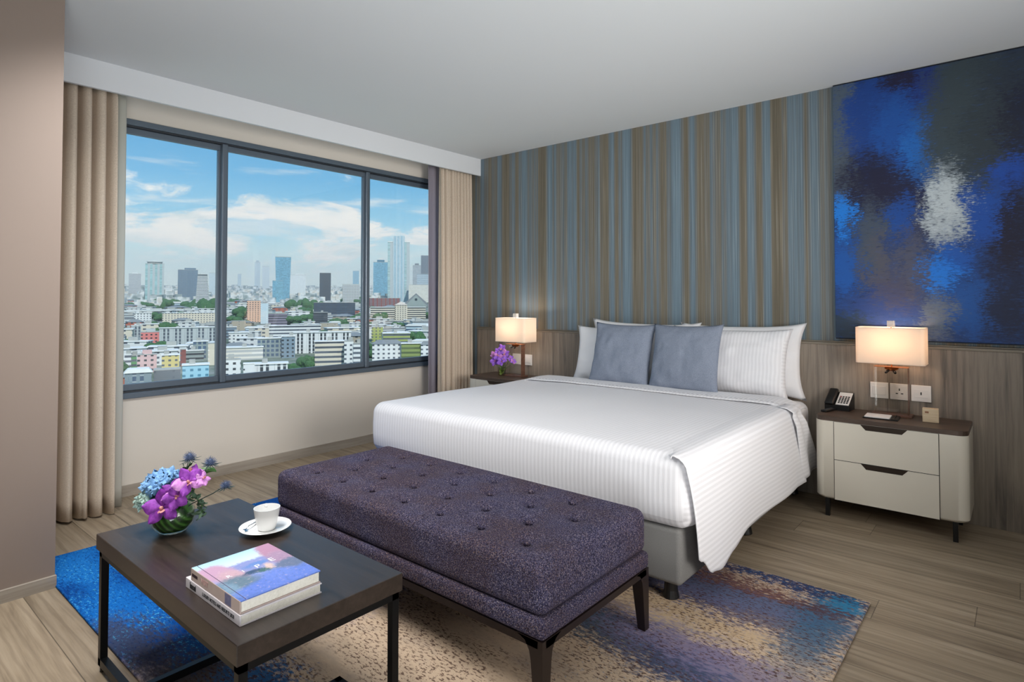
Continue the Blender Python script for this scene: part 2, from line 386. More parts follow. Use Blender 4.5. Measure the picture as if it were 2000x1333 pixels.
col = n.mix(n.M('MULTIPLY', n.M('MULTIPLY', n.step(sp, .55, .62), .6), inblue), col, lin('08264f'))
col = n.mix(n.M('MULTIPLY', n.step(sp2, .6, .68), n.M('MULTIPLY', n.step(X, 2.9, 3.2), .5)), col, lin('3f7fb0'))
col = n.mix(n.M('MULTIPLY', n.step(sp2, .34, .28), .6), col, lin('2b2b3a'))
n.put(n.b.inputs['Base Color'], col); n.b.inputs['Roughness'].default_value = .95; n.b.inputs['Specular IOR Level'].default_value = .1
bump(n, sp2, .5, .004)
rug = MB().box(.78, 3.85, -3.5, -1.395, .0005, .011, .004, 2).build('area_rug', m)
tag(rug, 'mottled blue and beige woven rug lying under bench, coffee table and bed foot', 'rug')

# ================================================================ ARTWORK
m, n = mat('abstract_paint'); v = obc(n); X, Y, Z = n.sep(v)
v2 = n.comb(X, Z, 0)
fine = n.noise(n.mapping(v2, (60, 190, 1)), 1, 4, .7); fine2 = n.noise(n.mapping(v2, (14, 60, 1), (3, 3, 0)), 1, 6, .7)
ABL = [
    (.04, 1.3, .09, .45, '52606b', .4, .9), (.06, 1.0, .07, .2, '4a5561', .4, .8), (.22, 1.35, .17, .28, '0a3f8c', .35), (.37, 1.2, .16, .25, '0b52a6', .4), (.44, 1.08, .08, .18, '1169c0', .5), (.48, 1.52, .10, .10, '0a2f80', .5), (.37, 1.56, .09, .07, '15143a', .5),
    (.20, .95, .16, .19, '121335', .45, .95), (.33, .90, .12, .14, '141438', .5, .9), (.45, .74, .09, .16, '15133a', .5, .9), (.36, .72, .08, .1, '0c4da0', .5, .9), (.045, .75, .06, .12, '0f7ee0', .4), (.05, .45, .09, .16, '0f55a8', .45), (.20, .62, .08, .22, '485462', .5, .9), (.24, .42, .07, .22, '545460', .5, .8), (.40, .44, .07, .2, '5a5a64', .5, .75),
    (.70, 1.32, .22, .38, '38464e', .35), (.60, 1.10, .13, .22, '3a4850', .4, .95), (.78, 1.12, .14, .22, '2d3942', .5, .9), (.90, 1.45, .16, .2, '2a3644', .5, .9), (.93, 1.2, .12, .22, '131932', .5, .9), (.87, .93, .10, .10, '0d4cae', .5, .95), (.88, .60, .13, .24, '100f30', .4), (.74, .72, .08, .16, '0e4ea8', .45),
    (.57, .77, .095, .21, 'b4bfc6', .42, .97), (.575, .80, .05, .12, 'ccd6da', .5, .9), (.55, .40, .09, .10, '107ae0', .4), (.62, .48, .08, .08, '0f56b0', .5), (.25, .20, .20, .10, '25407e', .5, .9), (.32, .28, .09, .1, '4d4c5e', .6, .7), (.70, .20, .12, .15, '0d509c', .45), (.52, .15, .07, .14, '66717c', .6, .8), (.84, .20, .10, .2, '141b38', .5, .9), (.06, .06, .12, .10, '26384a', .5, .95), (1.2, .8, .25, .9, '15305c', .4)]
ax = n.N('ShaderNodeVectorMath', operation='SUBTRACT'); n.put(ax.inputs[0], v2); ax.inputs[1].default_value = (3.445, 1.0, 0)
col = blobs(n, ax.outputs[0], n.ramp(fine2, [(.3, lin('0b2f66')), (.6, lin('123e7c')), (.8, lin('253a5c'))]), ABL, wob=.13, nscale=8, nvec=(1.4, 1, 1), jit=.30, jscale=42, jvec=(1, 3.0, 1))
col = n.mix(n.M('MULTIPLY', n.step(fine2, .56, .66), .35), col, n.mix(.5, col, lin('1a62b4')))
col = n.mix(n.M('MULTIPLY', n.step(fine2, .42, .30), .6), col, lin('0a1230'))
col = n.mix(n.M('MULTIPLY', n.step(fine, .63, .70), n.M('MULTIPLY', n.step(fine2, .5, .62), .5)), col, lin('9aa9b5'))
n.put(n.b.inputs['Base Color'], col); n.b.inputs['Roughness'].default_value = .55; bump(n, fine, .25, .002)
art = thing('canvas_painting', 'huge blue, navy and white abstract canvas on the wall above the right nightstand', 'painting', (0, 0, 0))
MB().box(3.445, 5.9, -.034, -.001, 1.002, 2.592, .002, 1).build('canvas', m, art)
m_navy = simple('navy_edge', '101522', .7)
MB().box(3.447, 5.9, -.033, -.001, .9965, 1.002).build('canvas_edge', m_navy, art); MB().box(3.447, 5.9, -.033, -.001, 2.592, 2.5975).build('canvas_edge', m_navy, art)

# ================================================================ CURTAINS
m_curt = fabric('curtain_linen', 'c3b3a1', 'dacbb9', 260, .9, .25, (1, .25, 1.6), .001)
m_curt2 = fabric('curtain_lining', '8f8580', 'a29894', 400, .9, .1)
def sheer_mat(nm, c, a):
    m, n = mat(nm); n.n.remove(n.b); t = n.N('ShaderNodeBsdfTransparent'); d = n.N('ShaderNodeBsdfDiffuse', i={'Color': lin(c)}); tl = n.N('ShaderNodeBsdfTranslucent', i={'Color': lin(c)})
    m1 = n.N('ShaderNodeMixShader', i={0: .5}); n.l.new(d.outputs[0], m1.inputs[1]); n.l.new(tl.outputs[0], m1.inputs[2])
    m2 = n.N('ShaderNodeMixShader', i={0: a}); n.l.new(t.outputs[0], m2.inputs[1]); n.l.new(m1.outputs[0], m2.inputs[2]); n.l.new(m2.outputs[0], n.o.inputs[0]); return m
m_sheer = sheer_mat('sheer_white', 'dcdad2', .95); m_sheer2 = sheer_mat('sheer_mauve', 'bcb5c0', .95)
def folds(xc, y0, y1, n, amp, seed, z0, z1, flare=0, sharp=.6, top_amp=.45):
    rnd = random.Random(seed); cen = [0]
    for i in range(n): cen.append(cen[-1] + rnd.uniform(.75, 1.3))
    T = cen[-1]; ph = [rnd.uniform(-.25, .25) for _ in range(n + 1)]; am = [rnd.uniform(.7, 1.15) for _ in range(n + 1)]
    def f(u, v):
        s = u * T; k = max(i for i in range(n + 1) if cen[i] <= s + 1e-9); k = min(k, n - 1); t = (s - cen[k]) / (cen[k + 1] - cen[k])
        A = amp * (am[k] * (1 - t) + am[k + 1] * t) * (top_amp + (1 - top_amp) * (1 - v) ** .5)
        a = 2 * PI * t
        wv = math.cos(a) ; wv = math.copysign(abs(wv) ** sharp, wv)
        yy = y0 + (y1 - y0) * u + math.sin(a * 1 + .3) * .011 * (1 - .4 * v) + ph[k] * .02 * (1 - v) * math.sin(PI * t)
        return Vector((xc + A * wv + flare * (1 - v) * .5 * math.sin(k * 1.7), yy, z0 + (z1 - z0) * v + (.006 * math.sin(s * 5 + seed) if v < .01 else 0)))
    return f
def curtain(name, label, xc, y0, y1, n, amp, seed, m, z0=.012, z1=2.52, grp=None, **k):
    o = MB().grid(n * 22, 24, folds(xc, y0, y1, n, amp, seed, z0, z1, **k)).build(name, m, smooth=True)
    tag(o, label, 'curtain', grp); md = o.modifiers.new('thickness', 'SOLIDIFY'); md.thickness = .0022; return o
curtain('curtain', 'beige linen curtain hanging in deep folds left of the window beside the wall corner', .245, -3.49, -3.045, 6, .068, 11, m_curt, flare=.03)
curtain('curtain', 'beige linen curtain hanging in folds in the corner right of the window', .262, -.452, -.052, 10, .045, 8, m_curt, flare=.006)
curtain('sheer_curtain', 'pale grey sheer curtain edge peeking out beside the left beige curtain', .19, -3.10, -2.975, 1, .02, 5, m_sheer)
curtain('sheer_curtain', 'mauve-grey sheer curtain strip between the window and the right beige curtain', .15, -.50, -.14, 5, .02, 6, m_sheer2)

# ================================================================ BED
m_bedbase = fabric('bed_base_fabric', '6f6e6c', '858482', 500, .95, .2)
m_sheet = simple('white_cotton', 'e9e8ea', .85, Specular_IOR_Level=.2)
m_black = simple('black_plastic', '0c0c0d', .4)
BX0, BX1, BY0, BY1 = 1.33, 3.285, -1.95, -.04
bed = thing('bed', 'king size bed with grey upholstered base against the wood wall panel', 'bed', ((BX0 + BX1) / 2, -1, 0))
off = Vector((-(BX0 + BX1) / 2, 1, 0))
def bedp(b, name, m, **k): return b.build(name, m, bed, **k)
hx, hy = (BX1 - BX0) / 2, (BY1 - BY0) / 2
bedp(MB().rbox(hx, hy, .115, .022, .12, c=(0, (BY0 + BY1) / 2 + 1, .207)), 'base', m_bedbase, smooth=True)
bedp(MB().rbox(hx + .012, hy - .005, .135, .06, .08, c=(0, (BY0 + BY1) / 2 + 1, .457)), 'mattress', m_sheet, smooth=True)
for sx in (-1, 1):
    for yy in (BY0 + .07, (BY0 + BY1) / 2, BY1 - .1):
        bedp(MB().lathe([(.030, .011), (.034, .015), (.028, .045), (.026, .092)], 20, (sx * (hx - .075), yy + 1)), 'leg', m_black)
# duvet
m, n = mat('duvet_stripe'); X, Y, Z = n.sep(obc(n))
st = n.M('SUBTRACT', n.M('ABSOLUTE', n.M('SUBTRACT', n.M('FRACT', n.M('DIVIDE', X, .0225)), .5)), .25)
st = n.step(st, -.06, .06)
sz = n.step(n.M('SUBTRACT', n.M('ABSOLUTE', n.M('SUBTRACT', n.M('FRACT', n.M('DIVIDE', Z, .0225)), .5)), .25), -.06, .06)
nx = n.M('ABSOLUTE', n.sep(n.N('ShaderNodeNewGeometry').outputs['True Normal'])[0]); fx = n.step(nx, .62, .72)
st = n.M('ADD', n.M('MULTIPLY', st, n.M('SUBTRACT', 1, fx)), n.M('MULTIPLY', sz, fx))
n.put(n.b.inputs['Base Color'], n.mix(st, lin('e3e2e5'), lin('edecef'))); n.put(n.b.inputs['Roughness'], n.M('ADD', .55, n.M('MULTIPLY', st, .3))); n.b.inputs['Sheen Weight'].default_value = .1
bump(n, n.M('ADD', n.M('MULTIPLY', st, 1.), n.M('MULTIPLY', n.noise(obc(n), 500, 2), .15)), .14, .002)
m_duv = m
DX0, DX1, DY0, DY1, DT = 1.303, 3.325, -1.972, -.40, .612
def puff(p, k=1):
    return .012 * noise.noise(Vector((p.x * 1.3, p.y * 1.6, k))) + .003 * noise.noise(Vector((p.x * 5, p.y * 4, k + 3)))
def duv_fn(p):
    q = p.copy(); edge = max(0, 1 - max(abs(p.x) / 1.01, 0) ** 6)
    if p.z > 0:
        q.z += puff(p) + .010 * (1 - (p.x / 1.02) ** 2)
    if p.y < -.70:  # foot face slightly bellied
        q.y -= .012 * math.sin(PI * max(0, min(1, (p.z + .15) / .3)))
        q.z += (-.010 * math.cos(p.x * 3.1) if p.z < -.10 else 0)
    return q
b = MB().rbox((DX1 - DX0) / 2, (DY1 - DY0) / 2, .148, .055, .05, fn=duv_fn, c=((DX0 + DX1) / 2, (DY0 + DY1) / 2, DT - .148 + .0))
# side drape with hanging corner: u runs foot -> head, v runs down
def zbot(y):
    P = [(-1.99, .30), (-1.90, .20), (-1.80, .125), (-1.70, .108), (-1.55, .135), (-1.30, .163), (-.90, .172), (-.50, .180), (-.30, .175), (-.05, .17)]
    for (a, za), (c_, zc) in zip(P, P[1:]):
        if y <= c_: t = max(0, (y - a) / (c_ - a)); t = t * t * (3 - 2 * t); return za + (zc - za) * t
    return P[-1][1]
def drape(u, v):
    yt = -1.985 + u * 1.46; yb = -1.92 + u * 1.50
    hz = max(0, v - .28) / .72; y = yt + (yb - yt) * hz ** .8
    zb = zbot(y if u > .02 else -1.99 + .1)
    zb = zbot(yb)
    r = .06; L0 = .28
    if v < L0:
        t = v / L0
        if t < .6: xs = 3.10 + .165 * max(0, 1 - u / .10) ** .6; x = xs + (3.27 - xs) * (t / .6); z = DT - .004 + .010 * min(1, t / .45)
        else: a = (t - .6) / .4 * PI / 2; x = 3.27 + r * math.sin(a); z = DT + .006 - r + r * math.cos(a)
    else:
        t = (v - L0) / (1 - L0); z0_ = DT + .006 - r; z = z0_ + (zb - z0_) * t
        x = 3.33 + .012 * t + .012 * math.sin(u * 9 + .5) * t + .02 * t * (u > .9) * (u - .9) / .1
        x += .006 * math.sin(PI * t)
    z += puff(Vector((x - 2.3, y + 1.2, 0))) * (1 if v < L0 else max(0, 1 - (v - L0) * 4))
    return Vector((x, y, z))
b.grid(90, 40, drape)
duv = b.build('duvet', m_duv, smooth=True); duv['label'] = 'white striped duvet spread over the bed, its near corner hanging over the grey base'; duv['category'] = 'duvet'
md = duv.modifiers.new('thickness', 'SOLIDIFY'); md.thickness = .004; md.offset = 1
# turned-back top sheet of the duvet
def fold(u, v):
    x = 1.31 + u * 2.02; y = -.66 + v * .30 + .06 * u * 0; y = -.60 + .05 * u + v * .26
    e = min(1, min(u, 1 - u) * 14); z = DT + .012 + .010 * math.sin(PI * min(1, v * 1.0)) ** .5 + .006 * (1 - ((x - 2.3) / 1.02) ** 2) + puff(Vector((x - (DX0 + DX1) / 2, y - (DY0 + DY1) / 2, 0))) - (1 - e) ** 2 * .05 + .002 * noise.noise(Vector((x * 6, y * 9, 2)))
    return Vector((x, y, z))
b = MB().grid(60, 14, fold)
def fold2(u, v):  # hangs down on the near side
    y = -.55 + v * 0 + (1 - u) * .0; a = u
    yy = -.56 + v * .13 + a * (.15 + v * .24); z = DT + .016 - a * (DT - .185) ; x = 3.325 + .03 * min(1, a * 4) + .010 * math.sin(v * 7)
    if a < .12: t = a / .12; x = 3.27 + .085 * math.sin(t * PI / 2); z = DT + .016 - .05 * (1 - math.cos(t * PI / 2))
    return Vector((x, yy - .06, z))
b.grid(24, 14, fold2)
fo = b.build('bed_sheet', m_duv, smooth=True); tag(fo, 'white sheet turned back over the top edge of the duvet, below the pillows', 'sheet')
md = fo.modifiers.new('thickness', 'SOLIDIFY'); md.thickness = .004; md.offset = 1
m_thread = simple('grey_thread', 'a0a0a6', .8)
b = MB()
for i in range(64):
    u0 = .02 + i * .015; p0 = fold(u0, .13); p1 = fold(u0 + .008, .13); up = Vector((0, 0, .0045)); b.tube([p0 + up, p1 + up], .0009, 5)
b.build('stitch_line', m_thread, fo)

# pillows
m_pil = simple('pillow_plain', 'ecebed', .85, Specular_IOR_Level=.2, Sheen_Weight=.1)
m_pils = m_duv.copy(); 
m_blue = fabric('cushion_weave', '6f7787', '98a1b2', 330, .95, .3, (1, 1, 2.2), .001)
def pillow(name, label, w_, h_, t_, loc, rx, rz, m, cat, grp, seed, ear=.02, ry=0):
    def side(sg):
        def f(u, v):
            a, c_ = u * 2 - 1, v * 2 - 1
            th = max(0, 1 - abs(a) ** 3.2) ** .62 * max(0, 1 - abs(c_) ** 3.2) ** .62
            pin = 1 - .035 * (1 - c_ * c_) * abs(a) ** 6; pin2 = 1 - .045 * (1 - a * a) * abs(c_) ** 6
            x = a * w_ / 2 * pin + ear * a * abs(c_) ** 4 * abs(a) ** 4; z = c_ * h_ / 2 * pin2 + ear * .7 * c_ * abs(a) ** 5 * abs(c_) ** 4
            wr = .012 * noise.noise(Vector((a * 2.2 + seed, c_ * 2.4, sg))) + .006 * noise.noise(Vector((a * 7 + seed, c_ * 6, sg * 3)))
            return Vector((x, sg * (th * t_ / 2 * (1 - .10 * c_) + (wr * min(1, th * 2))), z + h_ / 2))
        return f
    b = MB(); b.grid(34, 34, side(-1)); b.grid(34, 34, side(1)); bmesh.ops.remove_doubles(b.bm, verts=b.bm.verts, dist=.0012)
    o = b.build(name, m, smooth=True); o.location = loc; o.rotation_euler = (rx, ry, rz); return tag(o, label, cat, grp)
G = 'white pillows standing at the headboard'
pillow('pillow', 'rear left white pillow leaning on the wood panel behind the cushions', .86, .455, .13, (2.12, -.115, .612), R(-7), R(0), m_pil, 'pillow', G, 1, .03, R(1))
pillow('pillow', 'rear right white pillow leaning on the wood panel, outermost on the right', .80, .455, .13, (2.865, -.115, .612), R(-7), R(0), m_pil, 'pillow', G, 4, .03, R(-1))
pillow('pillow', 'front left white pillow mostly hidden behind the left cushion', .80, .42, .14, (2.015, -.235, .61), R(-12), R(2), m_pil, 'pillow', G, 7, .02)
pillow('pillow', 'front right white pillow beside the right cushion, fully in view', .78, .44, .15, (2.815, -.235, .61), R(-12), R(-1), m_pils, 'pillow', G, 9, .02)
G = 'blue-grey square cushions'
pillow('cushion', 'blue-grey square cushion left of its twin on the bed', .47, .455, .13, (2.085, -.385, .622), R(-16), R(3), m_blue, 'cushion', G, 12, .012, R(1))
pillow('cushion', 'blue-grey square cushion right of its twin on the bed', .49, .46, .13, (2.585, -.40, .622), R(-15), R(-2), m_blue, 'cushion', G, 15, .012, R(-1))

# ================================================================ BENCH
m, n = mat('bench_tweed'); v = obc(n)
a = n.noise(v, 260, 3, .8); c_ = n.noise(n.mapping(v, (1, 1, 1), (9, 4, 2)), 230, 3, .8); d_ = n.noise(v, 3.5, 3, .6)
col = n.ramp(a, [(.38, lin('16151d')), (.49, lin('30314a')), (.55, lin('4f5074')), (.61, lin('7d7480')), (.69, lin('bfae98'))])
col2 = n.ramp(c_, [(.40, lin('171216')), (.52, lin('3a2b30')), (.60, lin('6a524c')), (.68, lin('b09068'))])
n.put(n.b.inputs['Base Color'], n.mix(n.step(d_, .3, .6), n.mix(.1, col, col2), n.mix(.55, col, col2))); n.b.inputs['Roughness'].default_value = .95; n.b.inputs['Specular IOR Level'].default_value = .1; bump(n, a, .5, .003)
m_tweed = m
NX0, NX1, NY0, NY1 = 1.705, 3.255, -2.815, -2.155
bench = thing('upholstered_bench', 'long tufted purple-blue tweed bench on dark wooden legs at the foot of the bed', 'bench', ((NX0 + NX1) / 2, (NY0 + NY1) / 2, 0))
hx, hy = (NX1 - NX0) / 2, (NY1 - NY0) / 2
btn = []
TW = .0014
for r_ in range(4):
    for k in range(7 if r_ % 2 == 0 else 6):
        btn.append((-hx + .16 + (.205 * k) + (.1025 if r_ % 2 else 0), -hy + .125 + .137 * r_))
def tuft(p):
    if p.z > 0:
        q = p.copy(); d = 0
        for bx, by in btn:
            rr = ((p.x - bx) ** 2 + (p.y - by) ** 2); d += math.exp(-rr / .0005) * .012 + math.exp(-rr / .0022) * .012
        q.z += .008 * (1 - (p.x / hx) ** 2) * (1 - (p.y / hy) ** 2) - min(.024, d); return q
    return p
MB().rbox(hx - .004, hy - .004, .082, .038, .0125, fn=tuft, c=(0, 0, .377)).build('cushion_pad', m_tweed, bench, smooth=True)
MB().rbox(hx + .002, hy + .002, .032, .02, .1, c=(0, 0, .268)).build('seat_rail', m_tweed, bench, smooth=True)
for bx, by in btn: MB().lathe([(.001, .0105), (.007, .0095), (.0105, .005), (.0105, -.004)], 12, (bx, by), Matrix.Translation((0, 0, .4460 + .008 * (1 - (bx / hx) ** 2) * (1 - (by / hy) ** 2)))).build('button', m_tweed, bench, smooth=True)
m_leg = simple('dark_wenge', '1d1310', .42)
def bleg(sx, sy):
    b = MB(); px, py = sx * (hx - .002), sy * (hy - .002)
    rings = []
    for z, s_ in ((.0, .030), (.10, .038), (.17, .044), (.20, .050), (.225, .066), (.238, .10)):
        xs = sorted((px, px - sx * s_)); ys = sorted((py, py - sy * s_)); o_ = (.0 if z > .1 else .012 * (1 - z / .1))
        rings.append([b.bm.verts.new((X_ + 0, Y_, z + .0115 * (z == 0))) for X_, Y_ in ((xs[0], ys[0]), (xs[1], ys[0]), (xs[1], ys[1]), (xs[0], ys[1]))])
    b.skin(rings); return b
for sx in (-1, 1):
    for sy in (-1, 1): bleg(sx, sy).build('leg', m_leg, bench)
b = MB()
for sy in (-1, 1): b.box(-hx + .02, hx - .02, sy * (hy - .016) - .014, sy * (hy - .016) + .014, .214, .2365)
for sx in (-1, 1): b.box(sx * (hx - .016) - .014, sx * (hx - .016) + .014, -hy + .02, hy - .02, .214, .2365)
b.build('apron', m_leg, bench)

# ================================================================ COFFEE TABLE
m_top = wood('table_walnut', '201a17', '302722', '40352f', 'x', .33, grain=1.1, spec=.6)
m_iron = simple('black_steel', '17191c', .38, .6)
TX0, TX1, TY0, TY1, TZ = 1.953, 2.963, -3.575, -3.095, .455
tb = thing('coffee_table', 'low coffee table with dark walnut top on black steel frame in front of the bench', 'table', ((TX0 + TX1) / 2, (TY0 + TY1) / 2, 0))
hx, hy = (TX1 - TX0) / 2, (TY1 - TY0) / 2
MB().box(-hx, hx, -hy, hy, .405, TZ, .0015, 1).build('tabletop', m_top, tb)
s_ = .022
b = MB(); e = .008
for sy in (-1, 1): b.box(-hx + e, hx - e, sy * (hy - e) - (s_ if sy > 0 else 0), sy * (hy - e) + (0 if sy > 0 else s_), .383, .4045)
for sx in (-1, 1): b.box(sx * (hx - e) - (s_ if sx > 0 else 0), sx * (hx - e) + (0 if sx > 0 else s_), -hy + e, hy - e, .383, .4045)
b.build('top_frame', m_iron, tb)
for sx in (-1, 1):
    for sy in (-1, 1):
        x1 = sx * (hx - e); y1 = sy * (hy - e)
        lg = MB().box(min(x1, x1 - sx * s_), max(x1, x1 - sx * s_), min(y1, y1 - sy * s_), max(y1, y1 - sy * s_), .022, .383).build('leg', m_iron, tb)
        MB().cyl((x1 - sx * .012, y1 - sy * .012), .009, .0115 if y1 + (TY0 + TY1) / 2 > -3.5 else .0005, .0225, 12).build('foot_pad', m_black, lg)
    b = MB(); xa, xb = sx * (hx - e), sx * (hx - e - .29)
    for sy in (-1, 1): y1 = sy * (hy - e); b.box(min(xa, xb), max(xa, xb), min(y1, y1 - sy * s_), max(y1, y1 - sy * s_), .022, .047)
    b.box(min(xb, xb + sx * s_), max(xb, xb + sx * s_), -hy + e, hy - e, .022, .047)
    b.build('foot_rail', m_iron, tb)

# books
m_page = wood('page_edges', 'cfc9bd', 'e2ddd2', 'efeae0', 'x', .8, grain=3)
m_bk = simple('off_white_cover', 'd9d2d6', .5); m_ink = simple('black_ink', '26262a', .6); m_wink = simple('white_ink', 'eef0f6', .5); m_pinkink = simple('rose_ink', 'b08a86', .6)
def book(label, x0, x1, y0, y1, z0, z1, mc, ms, rz=0, t=.0032):
    cx_, cy_ = (x0 + x1) / 2, (y0 + y1) / 2; o = thing('book', label, 'book', (cx_, cy_, z0), rz, 'books stacked on the coffee table')
    hx, hy, h = (x1 - x0) / 2, (y1 - y0) / 2, z1 - z0
    MB().box(-hx + .003, hx - .003, -hy + .003, hy - .003, t, h - t, .0004, 1).build('pages', m_page, o)
    MB().box(-hx, hx, -hy, hy, h - t, h, .0008, 2).build('front_cover', mc, o)
    MB().box(-hx, hx, -hy, hy, 0, t, .0008, 2).build('back_cover', ms, o)
    MB().box(-hx, hx, -hy - .0008, -hy + .0028, .0002, h - .0002, .001, 2).build('spine', ms, o); return o, hx, hy, h
B2, hx2, hy2, h2 = book('lower, slightly larger off-white hardcover book beneath the photo-covered one', 2.575, 2.890, -3.533, -3.312, TZ, .4815, m_bk, m_bk)
SP = Matrix.Rotation(PI / 2, 4, 'X')
text('spine_lettering', 'LUXURY HOTELS AND RESORTS 2020', .0125, m_ink, B2, Matrix.Translation((.038, -hy2 - .0012, h2 / 2)) @ SP @ Matrix.Diagonal((.86, 1, 1, 1)))
text('spine_logo', 'kuoni', .021, m_ink, B2, Matrix.Translation((-hx2 + .047, -hy2 - .0012, h2 / 2)) @ SP @ Matrix.Diagonal((.8, 1, 1, 1)), bold=.0008)
# cover photograph of the upper book: sky, mountains, blossom, road
m, n = mat('book_cover_photo'); v = n.mapping(obc(n), (1, 1, 0)); X, Y, Z = n.sep(v)
fl = n.noise(v, 90, 6, .7); base = n.ramp(n.M('ADD', n.M('MULTIPLY', X, 3.2), .5), [(0, lin('9fd0ee')), (.35, lin('dfe6ea')), (.5, lin('9aa6d6')), (.75, lin('5e78c4'))])
col = blobs(n, v, base, [
    (-.035, .0, .035, .12, '8b93c8', .25), (-.035, -.09, .05, .03, 'b69ac0', .4, .8), (-.06, -.085, .05, .045, 'c39bb5', .25), (-.08, .095, .085, .04, 'b5869f', .22), (-.02, .085, .05, .035, 'a98aa4', .3), (.03, .09, .03, .05, '6b7590', .3), (.0, -.06, .05, .035, 'c9a5b0', .3), (.045, -.07, .045, .05, '6b7f8e', .35), (.01, -.01, .012, .03, '3f5270', .4), (.02, .015, .012, .02, '4a6a66', .4),
    (-.03, .015, .012, .035, '6a8ac8', .5), (.005, .035, .02, .012, 'dcc0b8', .5), (.07, -.095, .05, .02, '7f9ab0', .4), (.105, .02, .035, .13, '6a83d6', .3), (.07, .03, .03, .04, '7088d8', .35)], wob=.012, nscale=40, jit=.02, jscale=160)
col = n.mix(n.M('MULTIPLY', n.step(fl, .55, .68), n.M('MULTIPLY', n.step(X, -.11, -.06), .45)), col, lin('e4c4cf')); col = n.mix(n.M('MULTIPLY', n.step(fl, .44, .34), n.M('MULTIPLY', n.step(X, -.05, .0), .5)), col, lin('4b5a78'))
n.put(n.b.inputs['Base Color'], col); n.b.inputs['Roughness'].default_value = .3
m_cov = m
m_sp1 = simple('beige_spine', 'b8a49c', .5, nz=.08, nscale=60)
B1, hx1, hy1, h1 = book('upper hardcover book with pastel mountain road photo cover, on top of the off-white book', 2.603, 2.885, -3.531, -3.313, .4817, .5135, m_cov, m_sp1)
for i, (ch, xx, yy, sz) in enumerate((('R', .002, -.067, .022), ('I', .0, -.028, .022), ('P', .0, .012, .030), ('E', -.012, .058, .034))):
    text('cover_letter', ch, sz, m_wink, B1, Matrix.Translation((xx - .012, yy, h1 + .0001)) @ Matrix.Rotation(PI / 2, 4, 'Z'))
b = MB(); b.box(-hx1 + .008, -hx1 + .042, -hy1 - .0012, -hy1, .012, .020); b.build('spine_badge', simple('maroon_badge', '33202a', .6), B1)
text('spine_lettering', 'VISIT', .020, m_pinkink, B1, Matrix.Translation((-.055, -hy1 - .0012, h1 / 2)) @ SP)
MB().box(.062, .095, -hy1 - .0013, -hy1, .003, h1 - .002).build('spine_picture', simple('spine_photo', '6c6a86', .6, nz=.45, nscale=120), B1)
MB().box(-hx1 + .001, hx1 - .001, -hy1 + .014, -hy1 + .0155, h1 - .0001, h1 + .0002).build('hinge_groove', simple('groove', '4a3c58', .7), B1)

# cup, saucer, spoon
m_porc = simple('white_porcelain', 'e9e9e8', .12, Coat_Weight=.4)
CXY = (2.362, -3.196)
sa = MB().lathe([(.026, 0), (.030, .001), (.032, .004), (.055, .008), (.082, .017), (.0835, .0185), (.0825, .0195), (.056, .011), (.034, .007), (.0335, .0055), (0.001, .0055)], 56, cap0=True, cap1=True).build('saucer', m_porc, smooth=40)
sa.location = (*CXY, TZ + .0003); tag(sa, 'white saucer under the coffee cup on the coffee table', 'saucer')
cup = thing('coffee_cup', 'white tapered coffee cup standing on its saucer near the bench', 'cup', (CXY[0] + .002, CXY[1] + .004, TZ + .0062))
MB().lathe([(.0255, 0), (.0285, .003), (.033, .022), (.0385, .045), (.0425, .072), (.0425, .0735), (.0405, .0735), (.036, .046), (.030, .022), (.025, .008), (.001, .007)], 48).build('bowl', m_porc, cup, smooth=50)
MB().tube([(-.035, .015, .064), (-.052, .024, .066), (-.060, .028, .055), (-.058, .027, .040), (-.046, .022, .030), (-.031, .016, .027)], [.0045, .004, .004, .004, .004, .0045], 10).build('handle', m_porc, cup, smooth=True)
m_steel = simple('polished_steel', 'c8ccd0', .12, 1)
sp_ = thing('teaspoon', 'small steel teaspoon lying on the saucer in front of the cup', 'spoon', (2.345, -3.262, TZ + .0155), R(35))
MB().lathe([(.0005, -.0028), (.006, -.0024), (.0105, -.0003), (.0115, .0006), (.0108, .0006), (.006, -.0012), (.0005, -.0016)], 24, sx=1.55, cap0=True, cap1=True).build('spoon_bowl', m_steel, sp_, smooth=True)
MB().tube([(0, .016, .0005), (.001, .03, .006), (.002, .055, .004), (.003, .085, .003)], [.0018, .0014, .0018, .003], 8).build('handle', m_steel, sp_, smooth=True)

# ================================================================ NIGHTSTANDS
m_lac = simple('cream_lacquer', 'd6d0c2', .35, Coat_Weight=.2); m_dgap = simple('gap_shade', '16120f', .8)
m_ntop = wood('nightstand_walnut', '33271f', '4d3d33', '66544a', 'x', .4, grain=1.2)
m_bronze = simple('dark_bronze', '3b322b', .35, .7)
def rr_foot(hx, y0, y1, r, rb=.012):
    pts = []
    for cx_, cy_, a0, rr in ((hx - r, y0 + r, -90, r), (hx - rb, y1 - rb, 0, rb), (-hx + rb, y1 - rb, 90, rb), (-hx + r, y0 + r, 180, r)):
        for k in range(9): a = R(a0 + 90 * k / 8); pts.append((cx_ + rr * math.cos(a), cy_ + rr * math.sin(a)))
    return pts
NW = .3575
ns = thing('nightstand', 'cream two-drawer nightstand right of the bed under the blue painting', 'nightstand', (3.7655, -.225, 0), group='nightstands')
b = MB(); rg = []
for z, ins in ((.098, .030), (.101, .018), (.108, .007), (.118, .0), (.546, 0)):
    rg.append([b.bm.verts.new((x_ * (1 - ins / NW), y_ + (ins if y_ < 0 else 0), z)) for x_, y_ in rr_foot(NW, -.185, .19, .05)])
b.skin(rg).build('body', m_lac, ns, smooth=35)
MB().prism(rr_foot(NW - .002, -.184, .19, .05), .546, .570).build('top', m_ntop, ns)
MB().box(-.2575, .236, -.1862, -.180, .103, .5455).build('drawer_gap_shade', m_dgap, ns)  # near-black backing plate, shade of the drawer gaps put into its colour
